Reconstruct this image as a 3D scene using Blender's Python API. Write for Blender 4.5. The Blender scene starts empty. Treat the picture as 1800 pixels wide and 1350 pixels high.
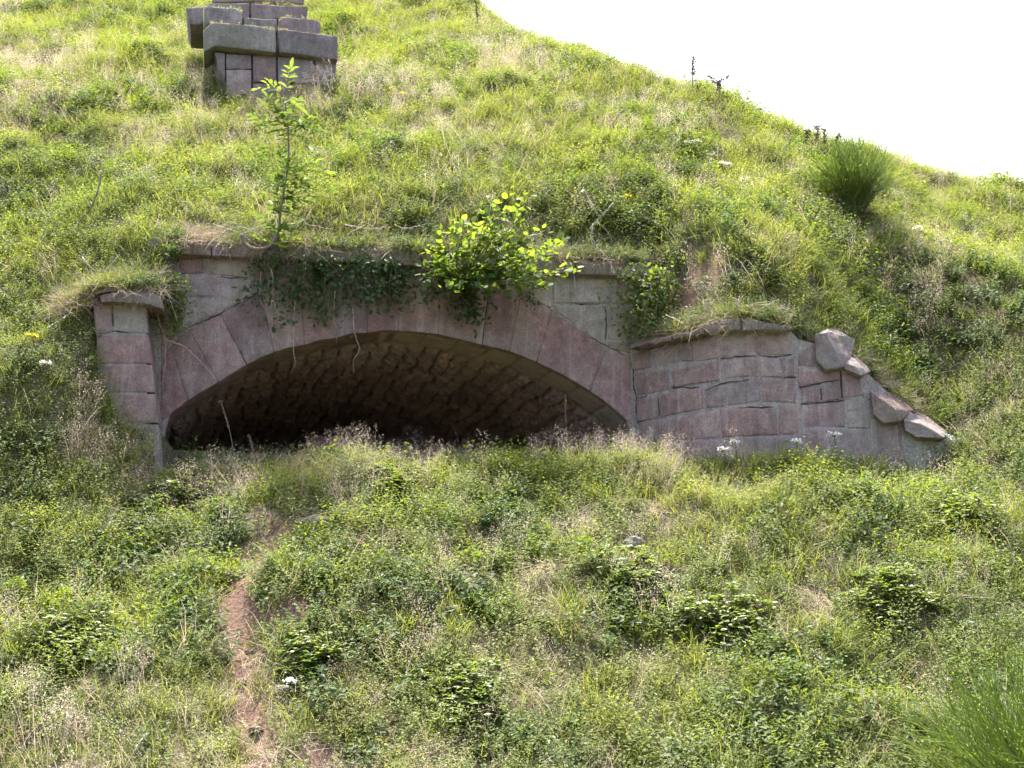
import bpy, math, random
import numpy as np
from mathutils import Vector, Matrix

random.seed(7)
rng = np.random.default_rng(11)
R = math.radians
sc = bpy.context.scene
COL = sc.collection

# ------------------------------------------------------------------ camera
CAM = Vector((0.0, -12.0, 1.6))
PITCH = R(12.0)
FPX = 2400.0
cd = bpy.data.cameras.new("camera")
cd.sensor_width = 36.0
cd.lens = 36.0 * FPX / 1800.0
cd.clip_start = 0.05
cd.clip_end = 3000
cam = bpy.data.objects.new("camera", cd)
cam.location = CAM
cam.rotation_euler = (R(90) + PITCH, 0, 0)
COL.objects.link(cam)
sc.camera = cam
cP, sP = math.cos(PITCH), math.sin(PITCH)


def ray(px, py):
    dx = (px - 900) / FPX
    dy = (675 - py) / FPX
    return Vector((dx, cP - dy * sP, sP + dy * cP))


def W(px, py, D):
    """the point D metres in front of the camera (along y)"""
    d = ray(px, py)
    return CAM + d * (D / d.y)


# ------------------------------------------------------------------ light
SUN_EL, SUN_AZ = R(70), R(-18)      # azimuth from +Y, towards -X (behind the hill, left)
sv = Vector((math.sin(SUN_AZ) * math.cos(SUN_EL), math.cos(SUN_AZ) * math.cos(SUN_EL), math.sin(SUN_EL)))
ld = bpy.data.lights.new("sun", 'SUN')
ld.energy = 3.9
ld.angle = R(0.55)
ld.color = (1.0, 0.95, 0.86)
lo = bpy.data.objects.new("sun", ld)
lo.rotation_euler = sv.to_track_quat('Z', 'Y').to_euler()
lo.location = (-8, 20, 30)
COL.objects.link(lo)
w = bpy.data.worlds.new("World")
sc.world = w
w.use_nodes = True
nt = w.node_tree
bg = nt.nodes['Background']
sky = nt.nodes.new('ShaderNodeTexSky')
sky.sky_type = 'NISHITA'
sky.sun_disc = False
sky.sun_elevation = SUN_EL
sky.sun_rotation = SUN_AZ
sky.air_density = 1.0
sky.dust_density = 7.0
sky.ozone_density = 1.0
nt.links.new(sky.outputs[0], bg.inputs[0])
bg.inputs[1].default_value = 0.15
sc.view_settings.view_transform = 'Standard'
sc.view_settings.look = 'None'
sc.view_settings.exposure = 2.15
sc.view_settings.gamma = 1.0
sc.cycles.max_bounces = 8
sc.cycles.use_adaptive_sampling = True
sc.cycles.adaptive_threshold = 0.02
sc.cycles.diffuse_bounces = 6
sc.cycles.transmission_bounces = 5
sc.cycles.use_denoising = True


# ------------------------------------------------------------------ noise
def _hash(ix, iy, seed):
    n = (ix.astype(np.int64) * 374761393 + iy.astype(np.int64) * 668265263 + seed * 974634777) & 0x7fffffff
    n = ((n ^ (n >> 13)) * 1274126177) & 0x7fffffff
    n = n ^ (n >> 16)
    return (n & 0xffffff) / float(0xffffff)


def vnoise(x, y, seed=0):
    x = np.asarray(x, float); y = np.asarray(y, float)
    ix = np.floor(x); iy = np.floor(y)
    fx = x - ix; fy = y - iy
    fx = fx * fx * (3 - 2 * fx); fy = fy * fy * (3 - 2 * fy)
    a = _hash(ix, iy, seed); b = _hash(ix + 1, iy, seed)
    c = _hash(ix, iy + 1, seed); d = _hash(ix + 1, iy + 1, seed)
    return (a * (1 - fx) + b * fx) * (1 - fy) + (c * (1 - fx) + d * fx) * fy


def fbm(x, y, seed=0, oct=4):
    s = 0; a = 1; t = 0
    for k in range(oct):
        s = s + a * vnoise(x * 2 ** k + 17.3 * k, y * 2 ** k - 9.1 * k, seed + k)
        t += a; a *= .5
    return s / t


def sstep(t):
    t = np.clip(t, 0, 1)
    return t * t * (3 - 2 * t)


# ------------------------------------------------------------------ materials
def newmat(name):
    m = bpy.data.materials.new(name)
    m.use_nodes = True
    n = m.node_tree
    n.nodes.clear()
    o = n.nodes.new('ShaderNodeOutputMaterial')
    return m, n, o


def N(n, typ, **kw):
    x = n.nodes.new(typ)
    for k, v in kw.items():
        setattr(x, k, v)
    return x


def mixcol(n, fac, a, b, blend='MIX'):
    x = N(n, 'ShaderNodeMix', data_type='RGBA', blend_type=blend)
    for sock, v in ((x.inputs[0], fac), (x.inputs[6], a), (x.inputs[7], b)):
        if hasattr(v, 'is_output'):
            n.links.new(v, sock)
        elif isinstance(v, (int, float)):
            sock.default_value = v
        else:
            sock.default_value = (*v, 1) if len(v) == 3 else v
    return x.outputs[2]


def ramp(n, src, stops):
    r = N(n, 'ShaderNodeValToRGB')
    e = r.color_ramp.elements
    while len(e) < len(stops):
        e.new(0.5)
    for el, (p, c) in zip(e, stops):
        el.position = p
        el.color = (c, c, c, 1) if isinstance(c, (int, float)) else (*c, 1)
    n.links.new(src, r.inputs[0])
    return r.outputs[0]


def noise_tex(n, co, scale, detail=5, rough=.6):
    t = N(n, 'ShaderNodeTexNoise')
    t.inputs['Scale'].default_value = scale
    t.inputs['Detail'].default_value = detail
    t.inputs['Roughness'].default_value = rough
    n.links.new(co, t.inputs['Vector'])
    return t.outputs[0]


def leaf_mat(name, c1, c2, tr1, tr2, trans=.5, gloss=.03, rough=.45, tintw=.6):
    """thin leaf: reflects and lets light through; two tones mixed by tuft ('tint') and by leaf ('var')"""
    m, n, o = newmat(name)
    a1 = N(n, 'ShaderNodeAttribute', attribute_type='INSTANCER', attribute_name='tint')
    a2 = N(n, 'ShaderNodeAttribute', attribute_type='GEOMETRY', attribute_name='var')
    m1 = N(n, 'ShaderNodeMath', operation='MULTIPLY'); n.links.new(a1.outputs['Fac'], m1.inputs[0]); m1.inputs[1].default_value = tintw
    m2 = N(n, 'ShaderNodeMath', operation='MULTIPLY_ADD'); n.links.new(a2.outputs['Fac'], m2.inputs[0]); m2.inputs[1].default_value = 1 - tintw
    n.links.new(m1.outputs[0], m2.inputs[2])
    f = m2.outputs[0]
    d = N(n, 'ShaderNodeBsdfDiffuse'); t = N(n, 'ShaderNodeBsdfTranslucent'); g = N(n, 'ShaderNodeBsdfGlossy')
    n.links.new(mixcol(n, f, c1, c2), d.inputs[0])
    n.links.new(mixcol(n, f, tr1, tr2), t.inputs[0])
    g.inputs['Roughness'].default_value = rough
    g.inputs[0].default_value = (1, 1, 1, 1)
    s1 = N(n, 'ShaderNodeMixShader'); s1.inputs[0].default_value = trans
    n.links.new(d.outputs[0], s1.inputs[1]); n.links.new(t.outputs[0], s1.inputs[2])
    s2 = N(n, 'ShaderNodeMixShader'); s2.inputs[0].default_value = gloss
    n.links.new(s1.outputs[0], s2.inputs[1]); n.links.new(g.outputs[0], s2.inputs[2])
    n.links.new(s2.outputs[0], o.inputs[0])
    return m


def bark_mat(name, c1, c2, scale=40):
    m, n, o = newmat(name)
    p = N(n, 'ShaderNodeBsdfPrincipled')
    tc = N(n, 'ShaderNodeTexCoord')
    f = noise_tex(n, tc.outputs['Object'], scale, 4)
    n.links.new(mixcol(n, ramp(n, f, [(.35, 0.), (.65, 1.)]), c1, c2), p.inputs['Base Color'])
    p.inputs['Roughness'].default_value = .8
    b = N(n, 'ShaderNodeBump'); b.inputs['Strength'].default_value = .5; b.inputs['Distance'].default_value = .005
    n.links.new(f, b.inputs['Height']); n.links.new(b.outputs[0], p.inputs['Normal'])
    n.links.new(p.outputs[0], o.inputs[0])
    return m


def stone_mat(name, speck=.5, lichen=.3, grime=.4, bump=.6, lich_col=(.36, .37, .31), grime_col=(.07, .055, .06), lime=.5, dirt=.6):
    """stone tone comes from the per-stone attribute 'col'; grain, lime runs, lichen and grime are laid over it"""
    m, n, o = newmat(name)
    p = N(n, 'ShaderNodeBsdfPrincipled')
    tc = N(n, 'ShaderNodeTexCoord'); co = tc.outputs['Object']
    at = N(n, 'ShaderNodeAttribute', attribute_name='col')
    base = at.outputs['Color']
    big = noise_tex(n, co, 1.9, 8, .68)
    mid = noise_tex(n, co, 9, 8, .72)
    fine = noise_tex(n, co, 62, 5, .8)
    c = mixcol(n, ramp(n, mid, [(.36, 0.), (.6, 1.)]), mixcol(n, dirt, base, (.13, .085, .095)), base)
    c = mixcol(n, ramp(n, mid, [(.56, 0.), (.7, .55)]), c, (.50, .42, .39))
    c = mixcol(n, ramp(n, big, [(.47, 0.), (.6, min(1, 1.6 * lichen))]), c, lich_col)
    big2 = noise_tex(n, co, 3.7, 8, .7)
    c = mixcol(n, ramp(n, big2, [(.52, 0.), (.68, .55)]), c, mixcol(n, .5, base, (.17, .11, .12)))
    mp = N(n, 'ShaderNodeMapping'); mp.inputs['Scale'].default_value = (8, 8, .9); n.links.new(co, mp.inputs[0])
    streak = noise_tex(n, mp.outputs[0], 1.0, 8, .72)
    c = mixcol(n, ramp(n, streak, [(.53, 0.), (.68, grime)]), c, grime_col)
    c = mixcol(n, ramp(n, streak, [(.30, lime), (.47, 0.)]), c, (.52, .47, .45))
    c = mixcol(n, ramp(n, fine, [(.38, speck), (.5, 0.)]), c, (.06, .045, .05))
    c = mixcol(n, ramp(n, fine, [(.55, 0.), (.68, speck * .8)]), c, (.58, .5, .47))
    n.links.new(c, p.inputs['Base Color'])
    p.inputs['Roughness'].default_value = .92
    p.inputs['Specular IOR Level'].default_value = .2
    ad = N(n, 'ShaderNodeMath', operation='MULTIPLY_ADD')
    n.links.new(fine, ad.inputs[0]); ad.inputs[1].default_value = .3; n.links.new(mid, ad.inputs[2])
    b = N(n, 'ShaderNodeBump'); b.inputs['Strength'].default_value = bump; b.inputs['Distance'].default_value = .05
    n.links.new(ad.outputs[0], b.inputs['Height']); n.links.new(b.outputs[0], p.inputs['Normal'])
    n.links.new(p.outputs[0], o.inputs[0])
    return m


def soil_mat(name, c1=(.14, .088, .068), c2=(.045, .042, .022), c3=(.15, .135, .075)):
    m, n, o = newmat(name)
    p = N(n, 'ShaderNodeBsdfPrincipled')
    tc = N(n, 'ShaderNodeTexCoord'); co = tc.outputs['Object']
    at = N(n, 'ShaderNodeAttribute', attribute_name='bare')
    a = noise_tex(n, co, 3.0, 6, .7); b2 = noise_tex(n, co, 40, 5, .7)
    dirt = mixcol(n, ramp(n, b2, [(.35, 0.), (.65, 1.)]), c1, tuple(v * 1.35 for v in c1))
    turf = mixcol(n, ramp(n, b2, [(.35, 0.), (.62, 1.)]), c2, c3)
    n.links.new(mixcol(n, at.outputs['Fac'], turf, dirt), p.inputs['Base Color'])
    p.inputs['Roughness'].default_value = .95
    p.inputs['Specular IOR Level'].default_value = .1
    b = N(n, 'ShaderNodeBump'); b.inputs['Strength'].default_value = .9; b.inputs['Distance'].default_value = .03
    n.links.new(b2, b.inputs['Height']); n.links.new(b.outputs[0], p.inputs['Normal'])
    n.links.new(p.outputs[0], o.inputs[0])
    return m


M = {}
M['stone'] = stone_mat('red_sandstone', speck=.32, lichen=.2)
M['capstone'] = stone_mat('weathered_capstone', speck=.35, lichen=.55, grime=.5, bump=.9, lich_col=(.24, .245, .19))
M['rubble'] = stone_mat('rubble_stone', speck=.25, lichen=.12, grime=.1, bump=.7, lime=.35, dirt=.35)
M['mortar'] = stone_mat('lime_mortar', speck=.6, lichen=.5, grime=.3)
M['dirt'] = bark_mat('joint_shade_black', (.02, .016, .014), (.035, .028, .024))  # near-black colour standing in for the shade inside opened joints
M['soil'] = soil_mat('red_soil_and_thatch')
M['grass'] = leaf_mat('grass_blade', (.10, .13, .03), (.19, .205, .058), (.18, .235, .03), (.32, .34, .06), .42, .02, .45)
M['herb'] = leaf_mat('small_herb_leaf', (.072, .118, .022), (.145, .178, .034), (.175, .265, .022), (.36, .395, .04), .45, .02, .55)
M['dark'] = leaf_mat('dark_herb_leaf', (.036, .07, .02), (.075, .115, .03), (.085, .165, .018), (.19, .265, .03), .43, .02, .55)
M['straw'] = leaf_mat('dry_grass_straw', (.28, .21, .14), (.46, .38, .28), (.32, .25, .17), (.48, .42, .31), .35, .01, .6)
M['panicle'] = leaf_mat('pinkish_seed_heads', (.34, .26, .22), (.5, .41, .34), (.46, .36, .31), (.64, .55, .46), .5, .01, .6)
M['broom'] = leaf_mat('broom_stems', (.10, .155, .036), (.2, .255, .065), (.2, .3, .04), (.37, .46, .09), .45, .02, .5, tintw=0)
M['lime'] = leaf_mat('fresh_round_leaf', (.05, .09, .018), (.12, .165, .025), (.12, .22, .018), (.34, .40, .04), .5, .02, .55, tintw=0)
M['elder'] = leaf_mat('elder_leaflet', (.04, .078, .033), (.08, .13, .036), (.08, .15, .025), (.26, .34, .04), .42, .035, .5, tintw=0)
M['creeper'] = leaf_mat('creeper_leaf', (.035, .065, .018), (.06, .10, .025), (.06, .13, .018), (.13, .2, .025), .4, .02, .5, tintw=0)
M['bramble'] = leaf_mat('bramble_leaf', (.07, .115, .026), (.14, .18, .045), (.14, .24, .022), (.3, .37, .045), .42, .04, .45, tintw=0)
M['moss'] = leaf_mat('dry_moss', (.13, .13, .04), (.24, .22, .09), (.2, .2, .05), (.3, .28, .1), .3, .01, .6, tintw=0)
M['fern'] = leaf_mat('fern_frond', (.07, .13, .015), (.12, .19, .02), (.25, .36, .02), (.4, .48, .03), .5, .03, .4, tintw=0)
M['white'] = leaf_mat('white_petal', (.7, .7, .64), (.8, .8, .74), (.7, .7, .62), (.8, .8, .74), .3, .02, .5, tintw=0)
M['yellow'] = leaf_mat('yellow_petal', (.6, .5, .04), (.7, .6, .06), (.6, .5, .04), (.7, .6, .06), .3, .02, .5, tintw=0)
M['bark'] = bark_mat('grey_brown_bark', (.13, .10, .08), (.26, .22, .18))
M['root'] = bark_mat('pale_dry_root', (.30, .24, .18), (.48, .41, .33))
M['deadwood'] = bark_mat('silvery_dead_wood', (.22, .19, .17), (.48, .45, .42))
M['dock'] = bark_mat('brown_dead_stalk', (.10, .065, .05), (.2, .14, .11))


# ------------------------------------------------------------------ mesh builder
class MB:
    def __init__(self):
        self.v = []; self.f = []; self.attr = []; self.mi = []

    def add(self, verts, faces, val=0.5, mi=0):
        b = len(self.v)
        self.v.extend([tuple(p) for p in verts])
        for k, fc in enumerate(faces):
            self.f.append(tuple(i + b for i in fc))
            self.attr.append(val[k] if isinstance(val, list) else val)
            self.mi.append(mi)

    def tube(self, pts, rads, n=5, val=.5, mi=0):
        pts = [Vector(p) for p in pts]
        if isinstance(rads, (int, float)):
            rads = [rads] * len(pts)
        vs = []
        for i, p in enumerate(pts):
            t = (pts[min(i + 1, len(pts) - 1)] - pts[max(i - 1, 0)]).normalized()
            a = t.cross(Vector((0.3, 0.9, 0.2)))
            if a.length < 1e-3: a = t.cross(Vector((1, 0, 0)))
            a.normalize(); b = t.cross(a)
            for k in range(n):
                an = 2 * math.pi * k / n
                vs.append(p + (a * math.cos(an) + b * math.sin(an)) * rads[i])
        fs = []
        for i in range(len(pts) - 1):
            for k in range(n):
                fs.append((i * n + k, i * n + (k + 1) % n, (i + 1) * n + (k + 1) % n, (i + 1) * n + k))
        fs.append(tuple(range(n))[::-1]); fs.append(tuple(range((len(pts) - 1) * n, len(pts) * n)))
        self.add(vs, fs, val, mi)

    def leaf(self, p, d, nrm, L, wd, shape='diamond', val=.5, mi=0):
        p = Vector(p); d = Vector(d).normalized()
        s = d.cross(Vector(nrm))
        if s.length < 1e-4: s = d.cross(Vector((.3, .5, .8)))
        s.normalize(); u = s.cross(d)
        if shape == 'diamond':
            T = [(0, 0, 0), (.42, .5, .05), (1, 0, -.06), (.42, -.5, .05)]; F = [(0, 1, 2, 3)]
        elif shape == 'oval':
            T = [(0, 0, 0), (.18, .36, .05), (.5, .5, .07), (.82, .3, .02), (1, 0, -.06), (.82, -.3, .02), (.5, -.5, .07), (.18, -.36, .05)]
            F = [(0, 1, 2, 3, 4), (0, 4, 5, 6, 7)]
        else:   # round
            T = [(0, 0, 0), (.02, .34, .04), (.3, .52, .06), (.65, .46, .04), (.88, .2, .0), (1.03, 0, -.04), (.88, -.2, .0), (.65, -.46, .04), (.3, -.52, .06), (.02, -.34, .04)]
            F = [(0, 1, 2, 3, 4, 5), (0, 5, 6, 7, 8, 9)]
        self.add([p + d * (a * L) + s * (b * wd) + u * (c * L) for a, b, c in T], F, val, mi)

    def blade(self, p, d, L, wd, droop, val=.5, mi=0, seg=3):
        """a curved grass blade"""
        p = Vector(p); d = Vector(d).normalized()
        out = Vector((d.x, d.y, 0))
        out = out.normalized() if out.length > 1e-3 else Vector((1, 0, 0))
        s = Vector((-out.y, out.x, 0))
        an = random.uniform(-.6, .6)
        s = (s * math.cos(an) + d.cross(s) * math.sin(an)).normalized()
        vs = []
        for k in range(seg + 1):
            t = k / seg
            q = p + d * (L * t) + out * (droop * L * t * t) - Vector((0, 0, droop * L * .6 * t ** 3))
            ww = wd * (1 - t ** 1.6) * .5
            if k == seg:
                vs.append(q)
            else:
                vs += [q - s * ww, q + s * ww]
        fs = [(2 * k, 2 * k + 1, 2 * k + 3, 2 * k + 2) for k in range(seg - 1)] + [(2 * seg - 2, 2 * seg - 1, 2 * seg)]
        self.add(vs, fs, val, mi)

    def mesh(self, name, mats, attr='var'):
        me = bpy.data.meshes.new(name)
        me.from_pydata(self.v, [], self.f)
        for m_ in (mats if isinstance(mats, (list, tuple)) else [mats]):
            me.materials.append(m_)
        if attr == 'col':
            a = me.attributes.new('col', 'FLOAT_COLOR', 'FACE')
            a.data.foreach_set('color', np.array([(*c, 1.0) for c in self.attr], 'f').ravel())
        elif attr:
            a = me.attributes.new(attr, 'FLOAT', 'FACE')
            a.data.foreach_set('value', np.array(self.attr, 'f'))
        me.polygons.foreach_set('material_index', np.array(self.mi, 'i'))
        me.update()
        return me

    def build(self, name, mats, parent=None, attr='var', smooth=False, origin=None):
        if origin is not None:
            o_ = Vector(origin)
            self.v = [tuple(Vector(p) - o_) for p in self.v]
        me = self.mesh(name, mats, attr)
        if attr == 'col':
            me.polygons.foreach_set('use_smooth', [True] * len(me.polygons))
            me.set_sharp_from_angle(angle=R(38))
        if smooth:
            me.polygons.foreach_set('use_smooth', [True] * len(me.polygons))
        o = bpy.data.objects.new(name, me)
        COL.objects.link(o)
        if parent is not None:
            o.parent = parent
        elif origin is not None:
            o.location = origin
        return o


def rnd_dir0():
    v = Vector((random.gauss(0, 1), random.gauss(0, 1), random.gauss(.4, .8)))
    return v.normalized()


def tag(o, label=None, cat=None, group=None, kind=None):
    if label: o['label'] = label
    if cat: o['category'] = cat
    if group: o['group'] = group
    if kind: o['kind'] = kind
    return o


def thing(name, label, cat, loc, group=None):
    o = bpy.data.objects.new(name, None)
    COL.objects.link(o)
    o.location = loc
    o.empty_display_size = .1
    return tag(o, label, cat, group)


def part(mb, name, mats, root, attr='var', smooth=False):
    """link a mesh given in world coordinates as a child of an Empty"""
    l = root.location
    p = root.parent
    while p is not None:
        l = l + p.location; p = p.parent
    mb.v = [(x - l.x, y - l.y, z - l.z) for x, y, z in mb.v]
    return mb.build(name, mats, root, attr, smooth)


# ------------------------------------------------------------------ wall surfaces (vertical sheets over a plan line)
class Surf:
    def __init__(self, plan):
        self.p = [Vector((x, y, 0)) for x, y in plan]

    def hit(self, px, py):
        d = ray(px, py)
        best = None
        n = len(self.p) - 1
        for i in range(n):
            a, b = self.p[i], self.p[i + 1]
            e = b - a
            den = d.x * e.y - d.y * e.x
            if abs(den) < 1e-9: continue
            ax, ay = a.x - CAM.x, a.y - CAM.y
            t = (ax * e.y - ay * e.x) / den
            s = (ax * d.y - ay * d.x) / den
            if t <= 0: continue
            out = max(0, -s if i > 0 or True else 0, s - 1)
            if i == 0 and s < 0: out = 0
            if i == n - 1 and s > 1: out = 0
            nr = Vector((e.y, -e.x, 0)).normalized()
            if nr.y > 0: nr = -nr
            if best is None or out < best[0] - 1e-6:
                best = (out, CAM + d * t, nr)
        return best[1], best[2]


TH = R(8.7)
FU = Vector((math.cos(TH), math.sin(TH), 0))
FN = Vector((-math.sin(TH), math.cos(TH), 0))      # into the hill
FO = Vector((-1.0, 0, 0))
fy = lambda x: math.tan(TH) * (x + 1.0)
F = Surf([(-6, fy(-6)), (6, fy(6))])


def plan_pt(px, D, py=640):
    p = W(px, py, D)
    return (p.x, p.y)


pF = F.hit(1108, 680)[0]
WS = Surf([(pF.x, pF.y), plan_pt(1200, 11.82), plan_pt(1290, 11.42), plan_pt(1340, 11.33), plan_pt(1402, 11.42), plan_pt(1530, 11.62), plan_pt(1680, 11.8)])
pier_c = W(262, 600, 11.28)
PS = Surf([(pier_c.x - 2, pier_c.y - 2 * math.tan(TH)), (pier_c.x + .02, pier_c.y + .02 * math.tan(TH))])


def off(S, dd):
    """the same sheet moved dd metres towards the viewer"""
    q = []
    for i, p in enumerate(S.p):
        a = S.p[max(i - 1, 0)]; b = S.p[min(i + 1, len(S.p) - 1)]
        e = (b - a).normalized()
        n = Vector((e.y, -e.x, 0))
        if n.y > 0: n = -n
        q.append((p.x + n.x * dd, p.y + n.y * dd))
    return Surf(q)


def stone(mb, poly, S, col, proud=.0, depth=.3, gap=.006, rough=.006, bev=.014, back=None, jit=.004, bulge=.006):
    """one squared stone: outline on sheet S, worn arrises, slightly uneven face, real depth"""
    cx = sum(q[0] for q in poly) / len(poly); cy = sum(q[1] for q in poly) / len(poly)
    cen, cn = S.hit(cx, cy)
    ppm = FPX / (cen.y - CAM.y)
    pq = []
    for i, a in enumerate(poly):
        b = poly[(i + 1) % len(poly)]
        L = math.hypot(b[0] - a[0], b[1] - a[1]) / ppm
        k = max(2, int(L / .07))
        pq += [(a[0] + (b[0] - a[0]) * j / k, a[1] + (b[1] - a[1]) * j / k, j) for j in range(k)]
    ring = []
    for x, y, j in pq:
        g = (gap + (random.uniform(0, jit * 2) if j else jit * 2.2)) * ppm
        l = math.hypot(cx - x, cy - y)
        ring.append((x + (cx - x) * min(g / l, .3), y + (cy - y) * min(g / l, .3)))
    n = len(ring)
    o3 = random.uniform(0, 90)

    def at(px, py, ins, dz):
        l = math.hypot(cx - px, cy - py)
        t = min(ins * ppm / max(l, 1e-6), .3)
        p, nn = S.hit(px + (cx - px) * t, py + (cy - py) * t)
        nz = float(fbm(px * .045 + o3, py * .045 - o3, 5, 3)) - .5
        return p + nn * (dz + nz * rough * 3)
    H0 = [S.hit(*q) for q in ring]
    nrm = sum((h[1] for h in H0), Vector()).normalized()
    back = Vector(back) if back is not None else -nrm * depth
    vs = [at(*q, 0, proud - bev) for q in ring]
    backr = [h[0] + back for h in H0]
    vs += [at(*q, bev * .35, proud - bev * .3) for q in ring]
    for f_, pr in ((1.0, 0), (.8, .6), (.5, .9), (.22, 1.0)):
        vs += [at(cx + (x - cx) * f_, cy + (y - cy) * f_, bev, proud + pr * bulge) for x, y in ring]
    vs.append(at(cx, cy, 0, proud + bulge))
    vs += backr
    fs = []
    for k in range(5):
        for i in range(n):
            fs.append((k * n + i, k * n + (i + 1) % n, (k + 1) * n + (i + 1) % n, (k + 1) * n + i))
    c = 6 * n
    for i in range(n):
        fs.append((5 * n + i, 5 * n + (i + 1) % n, c))
        fs.append((i, c + 1 + i, c + 1 + (i + 1) % n, (i + 1) % n))
    fs.append(tuple(c + 1 + i for i in range(n)))
    mb.add(vs, fs, tuple(col))


def tone(kind='pink'):
    r = random.random()
    base = {
        'pink': (.35, .235, .21), 'pale': (.45, .37, .335), 'dark': (.25, .175, .165), 'grey': (.31, .275, .26),
        'red': (.33, .21, .19), 'blue': (.28, .265, .265), 'green': (.38, .35, .295), 'brown': (.27, .205, .17)}[kind]
    v = random.uniform(.93, 1.07) * .93
    return tuple(max(.02, c * v * random.uniform(.95, 1.05)) for c in base)


def strip(mb, top, bot, S, dd, col, thick=.08):
    """mortar backing between two picture lines on sheet S, dd metres towards the viewer; 8 cm thick"""
    xs_ = np.linspace(top[0][0], top[-1][0], 90)
    top = [(x, interp_line(top, x)) for x in xs_]; bot = [(x, interp_line(bot, x)) for x in xs_]
    A = [S.hit(*q) for q in top]; B = [S.hit(*q) for q in bot]
    n = len(A)
    vs = [p + nn * dd for p, nn in A] + [p + nn * dd for p, nn in B] + [p + nn * (dd - thick) for p, nn in A] + [p + nn * (dd - thick) for p, nn in B]
    fs = []
    for i in range(n - 1):
        fs += [(i, i + 1, n + i + 1, n + i), (2 * n + i, 3 * n + i, 3 * n + i + 1, 2 * n + i + 1),
               (i, 2 * n + i, 2 * n + i + 1, i + 1), (n + i, n + i + 1, 3 * n + i + 1, 3 * n + i)]
    mb.add(vs, fs, col)


# ------------------------------------------------------------------ terrain
cL = F.hit(300, 443)[0]; cR = F.hit(1130, 482)[0]
CORN_Z = (cL.z + cR.z) / 2          # underside of the cornice
CORN_T = .13


def surf_pt(S, px, py):
    p, n = S.hit(px, py)
    return p


EDGE = []      # x, y, z of lower ground, z of upper ground
EDGE += [(-14, -1.0, 4.2, 4.2), (-5.2, -.9, 4.2, 4.2), (-4.5, -.85, 4.22, 4.22), (-4.05, -.78, 4.4, 4.4)]
for px, pl, pu in ((140, 535, 535), (164, 524, 524), (172, 580, 515), (192, 655, 513), (217, 725, 513), (276, 748, 513)):
    a = W(px, pl, 11.32); b = W(px, pu, 11.4)
    EDGE.append((a.x, a.y + .08, a.z, b.z))
p = surf_pt(F, 300, 440); EDGE.append((p.x, p.y + .1, 3.52, CORN_Z + CORN_T - .02))
p = surf_pt(F, 700, 440); EDGE.append((p.x, p.y + .1, 3.48, CORN_Z + CORN_T - .02))
p = surf_pt(F, 1136, 440); EDGE.append((p.x, p.y + .1, 3.44, CORN_Z + CORN_T - .02))
for px, py, zl in ((1150, 592, 3.43), (1200, 580, 3.43), (1290, 556, 3.4), (1345, 560, 3.4), (1400, 575, 3.36)):
    p = surf_pt(WS, px, py)
    EDGE.append((p.x, p.y + .12, zl, p.z - .01))
for px, py, zl in ((1432, 594, 3.36), (1485, 622, 3.4), (1535, 655, 3.44), (1575, 695, 3.48), (1620, 728, 3.55), (1660, 752, 3.66)):
    p = surf_pt(WS, px, py)
    EDGE.append((p.x, p.y + .22, zl, p.z + .02))
p = W(1710, 775, 11.85); EDGE += [(p.x, p.y, p.z - .02, p.z - .02), (5.0, .05, 4.42, 4.42), (7, .1, 4.5, 4.5), (16, .1, 4.0, 4.0)]
E = np.array(EDGE)
yE = lambda x: np.interp(x, E[:, 0], E[:, 1])
zL = lambda x: np.interp(x, E[:, 0], E[:, 2])
zU = lambda x: np.interp(x, E[:, 0], E[:, 3])


def HP(x, y):
    return 5.66 + .78 * y - .17 * np.clip(x - 1.0, 0, 6) - .2 * np.clip(x - 2.4, 0, 3)


# crest of the hill: where the slope meets the sight line of the skyline
cr = []
for px, py in ((800, -45), (850, 12), (900, 42), (1000, 76), (1100, 112), (1200, 145), (1300, 186), (1400, 220), (1500, 250), (1600, 276), (1700, 312), (1800, 336)):
    d = ray(px, py)
    for D in np.arange(11.5, 45, .02):
        q = CAM + d * (D / d.y)
        if HP(q.x, q.y) <= q.z and D > 12.3:
            continue
        # first D where the slope has risen through the sight line
        if HP(q.x, q.y) > q.z:
            last = D
            break
    cr.append((q.x, q.y))
cr = np.array(sorted(cr))
print("crest", cr.round(2).tolist())
CX = np.concatenate([[-14, -6], cr[:, 0], [cr[-1, 0] + 4, 30]])
CY = np.concatenate([[cr[0, 1] + 30, cr[0, 1] + 14], cr[:, 1], [cr[-1, 1] - 1.2, cr[-1, 1] - 1.2]])
yC = lambda x: np.interp(x, CX, CY)


def bumps(x, y):
    return (fbm(x * .8, y * .8, 3, 3) - .5) * .42 + (fbm(x * 2.4, y * 2.4, 31, 3) - .5) * .27


def softmin(a, b, k):
    m = np.minimum(a, b)
    return m - k * np.log(1 + np.exp(-np.clip(np.abs(a - b) / k, 0, 50)))


def H2(x, y):
    """upper slope"""
    x = np.asarray(x, float); y = np.asarray(y, float)
    e = yE(x); dy = np.clip(y - e, 0, None)
    hp = HP(x, y)
    cap = HP(x, yC(x)) + .12 * (y - yC(x))
    h = softmin(hp, cap, .12)
    near = zU(x) + np.interp(x, [-6, -4.2, -3.4, 1.2, 3, 5], [1.0, 1.1, 1.5, 1.5, 1.3, 1.35]) * dy + .5 * np.clip(dy - .7, 0, None) * (x > 1.2) + .25 * (1 - np.exp(-dy / .12)) * sstep((zU(x) - zL(x)) / 1.0)
    h = softmin(near, h, .12)
    return h + bumps(x, y) * np.clip(dy / .5, 0, 1)


def bankline(y):
    return 3.26 + .75 * (y + 1)


HOLLOWS = []     # (x, y, radius x, radius y, depth)


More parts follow.
